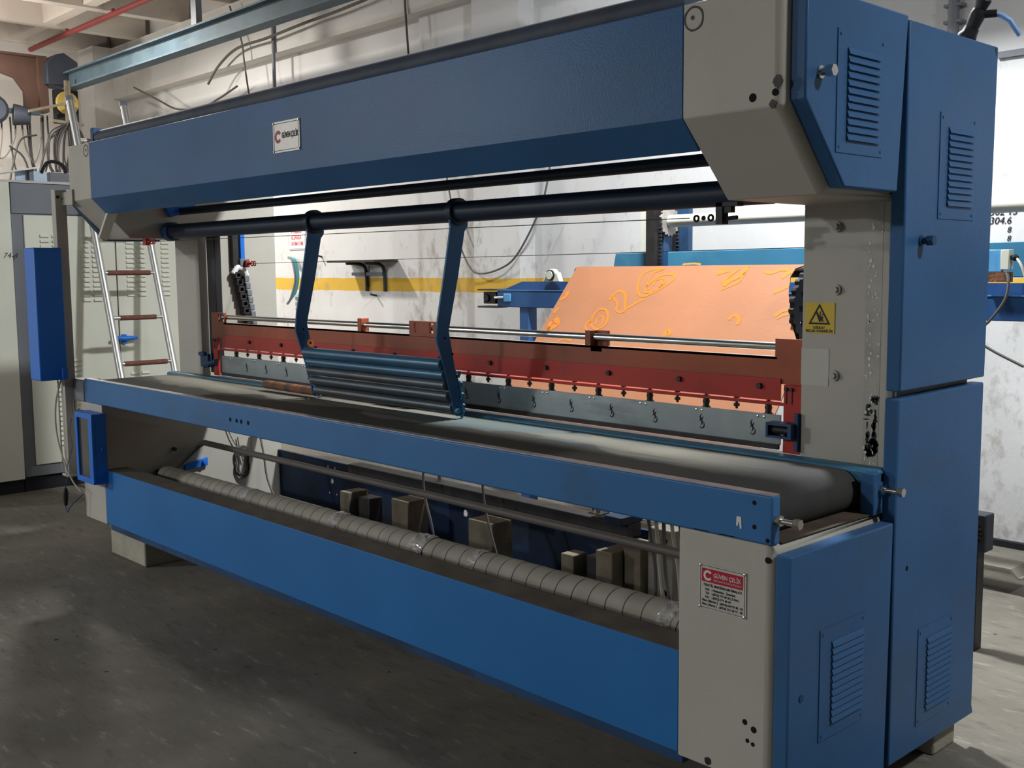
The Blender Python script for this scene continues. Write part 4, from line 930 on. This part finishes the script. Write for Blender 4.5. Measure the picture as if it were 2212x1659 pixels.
MB().box(-2.385,-2.19,2.86,2.90,1.2,2.02).build('blue_back_plate', M['blue_dark'], m2)
g = []
for i in range(72): a = 2*math.pi*i/72; r = .088 if i % 4 < 2 else .079; g.append((2.70+r*math.cos(a), 1.848+r*math.sin(a)))
MB().prism([g, circ(2.70,1.848,.018)], 'x', -2.212, -2.200).build('sprocket', mat('greasy_sprocket', (.36,.33,.31), .5, metal=.3, var=.3, vscale=14), m2)
MB().box(-2.30,-2.235,2.60,2.80,1.30,2.02).build('chain_case', M['dark'], m2)
for yy in (2.618,2.782):
    c = MB()
    for i in range(26): c.box(-2.214,-2.198,yy-.008,yy+.008,1.845-i*.022,1.845-i*.022+.015)
    o = c.build('drive_chain', M['dark'], m2); o['kind'] = 'stuff'
MB().cyl((-2.198,2.70,1.848),(.6,2.70,1.848),.036,22).build('cream_roller', M['cab'], m2)
MB().box(-2.235,-2.215,2.66,2.74,1.52,1.90).build('roller_arm', M['blue_dark'], m2)
MB().box(-.345,-.225,2.585,2.60,1.545,1.645).build('switch_plate', M['lightblue'], m2, bevel=.003)
sw = MB().box(-.228,-.190,2.57,2.62,1.555,1.645).build('switch_box', M['cab'], m2, bevel=.003)
MB().ring([(-.19,2.59,1.61),(-.168,2.585,1.608),(-.158,2.583,1.606)],[.009,.016,.010],10).build('switch_knob', M['black'], m2)
cable('switch_cable', [(-.16,2.58,1.605),(-.13,2.56,1.57),(-.10,2.55,1.50),(-.06,2.54,1.46)], .006, M['cablel'], m2)
cable('switch_cable', [(-.20,2.57,1.55),(-.18,2.55,1.50),(-.19,2.54,1.42),(-.26,2.54,1.32),(-.33,2.55,1.26),(-.25,2.55,1.20),(-.10,2.55,1.13)], .007, M['grip'], m2)
MB().box(-.30,-.19,2.56,2.62,1.50,1.545).build('switch_mount', M['rust'], m2)
# motor and tray low behind the right covers
mo = MB().box(-.14,.012,1.96,2.04,.42,.575); mot = thing('gear_motor', 'small dark gear motor low behind the right covers', 'motor', (-.05,2.0,0))
mo.build('motor_flange', M['gunmetal'], mot, bevel=.006)
q = MB()
for k in range(5): q.ring([(-.05,1.958-.0*k,.50),(-.05,1.955,.50)], .06-.01*k, 16)
for k in range(16): a = k*math.pi/8; q.box(-.05+.045*math.cos(a)-.006,-.05+.045*math.cos(a)+.006,1.945,1.957,.50+.045*math.sin(a)-.006,.50+.045*math.sin(a)+.006)
q.build('motor_face', M['dark'], mot); MB().box(-.11,-.02,1.97,2.03,0,.42).build('motor_stand', M['dark'], mot)
ts = MB().prism([(-.60,.12),(-.24,.12),(-.20,.085),(-.18,.09),(-.18,.095),(-.20,.093),(-.235,.130),(-.60,.130)], 'y', 2.84, 3.02); o = ts.build('sheet_metal_tray', M['dirtycream'], None, origin=(-.4,2.9,.1)); tag(o, 'bent cream sheet metal strip near the floor behind the right covers', 'strip')
MB().box(-.58,-.50,2.86,3.0,0,.12).build('tray_foot', M['dirtycream'], o)

# orange sheet : slanted in the y-z plane
os_ = thing('orange_feed_sheet', 'bright orange rubber sheet sloping down towards the cutter, covered in rubbed scribbles', 'sheet', (-1.85,2.1,.8))
P0 = Vector((0,2.40,1.588)); P1 = Vector((0,1.62,.66)); dv = (P1-P0); Ls = dv.length; dv.normalize(); nn = Vector((0,-dv.z,dv.y)); nn = Vector((0, dv.z, -dv.y)) if nn.y > 0 else nn
def sp_(x, s, h=0): q = P0+dv*s+nn*h; return (x, q.y, q.z)
edge = [(0,-1.10),(.026,-1.155),(.08,-1.162),(.11,-1.150),(.144,-1.142),(.20,-1.12),(.25,-1.085),(.30,-1.07),(.342,-1.045),(.40,-1.01),(.477,-.955),(.60,-.92),(.8,-.90),(1.0,-.90),(Ls,-.90)]
m = MB(); n = len(edge); nx = 10
for h in (0,-.006):
    for (s_, xe) in edge:
        for k in range(nx+1):
            x_ = -2.665+(xe+2.665)*k/nx
            m.v.append(sp_(x_, s_, h))
def idx(h, i, k): return h*n*(nx+1)+i*(nx+1)+k
for h in (0, 1):
    for i in range(n-1):
        for k in range(nx): m.f.append((idx(h,i,k),idx(h,i+1,k),idx(h,i+1,k+1),idx(h,i,k+1)))
for i in range(n-1):
    for k in (0, nx): m.f.append((idx(0,i,k),idx(0,i+1,k),idx(1,i+1,k),idx(1,i,k)))
for k in range(nx):
    for i in (0, n-1): m.f.append((idx(0,i,k),idx(0,i,k+1),idx(1,i,k+1),idx(1,i,k)))
m.build('sheet', M['orange'], os_)
def ribbon(pts, wd, name='rubbed_scribble'):
    """flat rubbed line on the sheet; pts in (x, s)"""
    P = catmull([(p[0], p[1], 0) for p in pts], 6); m = MB()
    for i, q in enumerate(P):
        a = P[max(i-1,0)]; b_ = P[min(i+1,len(P)-1)]; d = (b_-a); d = d.normalized() if d.length > 1e-6 else Vector((1,0,0)); nrm = Vector((-d.y,d.x,0))
        w_ = wd*(.7+.5*abs(math.sin(i*1.3)))
        for sg in (-1,1): c = q+nrm*w_*sg; m.v.append(sp_(c.x, c.y, .0012))
    for i in range(len(P)-1): m.f.append((2*i,2*i+1,2*i+3,2*i+2))
    return m.build(name, M['orangewipe'], os_)
for pts_, wd_ in (
    ([(-1.984, 0.021), (-2.07, 0.026), (-2.123, 0.062), (-2.114, 0.135), (-2.081, 0.194), (-2.033, 0.217), (-1.981, 0.193), (-1.924, 0.145), (-1.885, 0.098), (-1.903, 0.063), (-1.968, 0.063), (-2.019, 0.099), (-2.042, 0.146), (-2.04, 0.182), (-1.996, 0.187), (-1.947, 0.146), (-1.955, 0.098)], 0.0075),
    ([(-1.998, 0.027), (-2.045, 0.051), (-2.055, 0.099), (-2.042, 0.146), (-2.017, 0.17)], 0.006),
    ([(-2.003, 0.14), (-2.004, 0.105), (-1.964, 0.093), (-1.934, 0.116), (-1.953, 0.157)], 0.006),
    ([(-2.266, 0.251), (-2.247, 0.196), (-2.204, 0.184), (-2.159, 0.219), (-2.119, 0.301), (-2.092, 0.295), (-2.052, 0.259), (-2.012, 0.234)], 0.0085),
    ([(-2.258, 0.221), (-2.194, 0.267), (-2.173, 0.315), (-2.133, 0.331), (-2.103, 0.318)], 0.007),
    ([(-2.31, 0.414), (-2.319, 0.366), (-2.303, 0.318), (-2.253, 0.317), (-2.207, 0.363), (-2.198, 0.421), (-2.237, 0.452), (-2.284, 0.437), (-2.311, 0.402)], 0.008),
    ([(-2.266, 0.424), (-2.275, 0.377), (-2.244, 0.364), (-2.223, 0.411), (-2.241, 0.435)], 0.006),
    ([(-2.294, 0.472), (-2.334, 0.439), (-2.336, 0.403), (-2.318, 0.39)], 0.007),
    ([(-1.4, 0.358), (-1.379, 0.325), (-1.345, 0.345), (-1.331, 0.387)], 0.01),
    ([(-1.619, 0.053), (-1.576, 0.041), (-1.549, 0.03)], 0.016),
    ([(-1.541, 0.137), (-1.507, 0.098), (-1.46, 0.065), (-1.445, 0.009)], 0.016),
    ([(-1.559, 0.12), (-1.523, 0.064), (-1.491, 0.02)], 0.01),
    ([(-1.538, 0.165), (-1.489, 0.137), (-1.45, 0.109), (-1.44, 0.042)], 0.007),
    ([(-1.328, 0.043), (-1.283, 0.054), (-1.234, 0.033), (-1.185, 0.033)], 0.01),
    ([(-1.21, 0.087), (-1.186, 0.055), (-1.162, 0.044)], 0.014),
    ([(-1.217, 0.183), (-1.178, 0.161), (-1.149, 0.14)], 0.01),
    ([(-1.143, 0.328), (-1.119, 0.296), (-1.087, 0.285)], 0.01),
    ([(-1.127, 0.343), (-1.099, 0.322), (-1.069, 0.315)], 0.006),
    ([(-2.648, 0.252), (-2.616, 0.226), (-2.626, 0.188)], 0.012),
    ([(-2.618, 0.475), (-2.579, 0.449), (-2.561, 0.423), (-2.604, 0.388)], 0.018),
    ([(-2.633, 0.537), (-2.61, 0.487), (-2.622, 0.413)], 0.014),
    ([(-1.747, 0.481), (-1.751, 0.442), (-1.726, 0.447), (-1.718, 0.474)], 0.01),
    ([(-2.48, 0.553), (-2.446, 0.533), (-2.375, 0.541)], 0.007),
    ([(-2.64, 0.352), (-2.623, 0.314)], 0.01),
    ([(-1.876, -0.008), (-1.799, -0.013), (-1.751, -0.006)], 0.006),
    ):
    ribbon(pts_, wd_)
wg = []
for i in range(96): a = 2*math.pi*i/96; r = .200 if i % 4 < 2 else .188; wg.append((2.33+r*math.cos(a), 1.375+r*math.sin(a)))
slots = [[(2.33+rr*math.cos(math.radians(a0)),1.375+rr*math.sin(math.radians(a0))) for rr, a0 in ((.11,a-7),(.15,a-5),(.15,a+5),(.11,a+7))] for a in range(0,360,30)]
MB().prism([wg]+slots, 'x', -1.03, -1.005).build('drive_wheel', M['black'], m2)
MB().box(-1.9,-.6,1.60,1.66,.58,.64).build('sheet_roller_rail', M['blue_dark'], m2)
MB().cyl((-2.70,2.44,1.555),(-.9,2.44,1.555),.03,16).build('sheet_top_roller', M['dark'], m2)
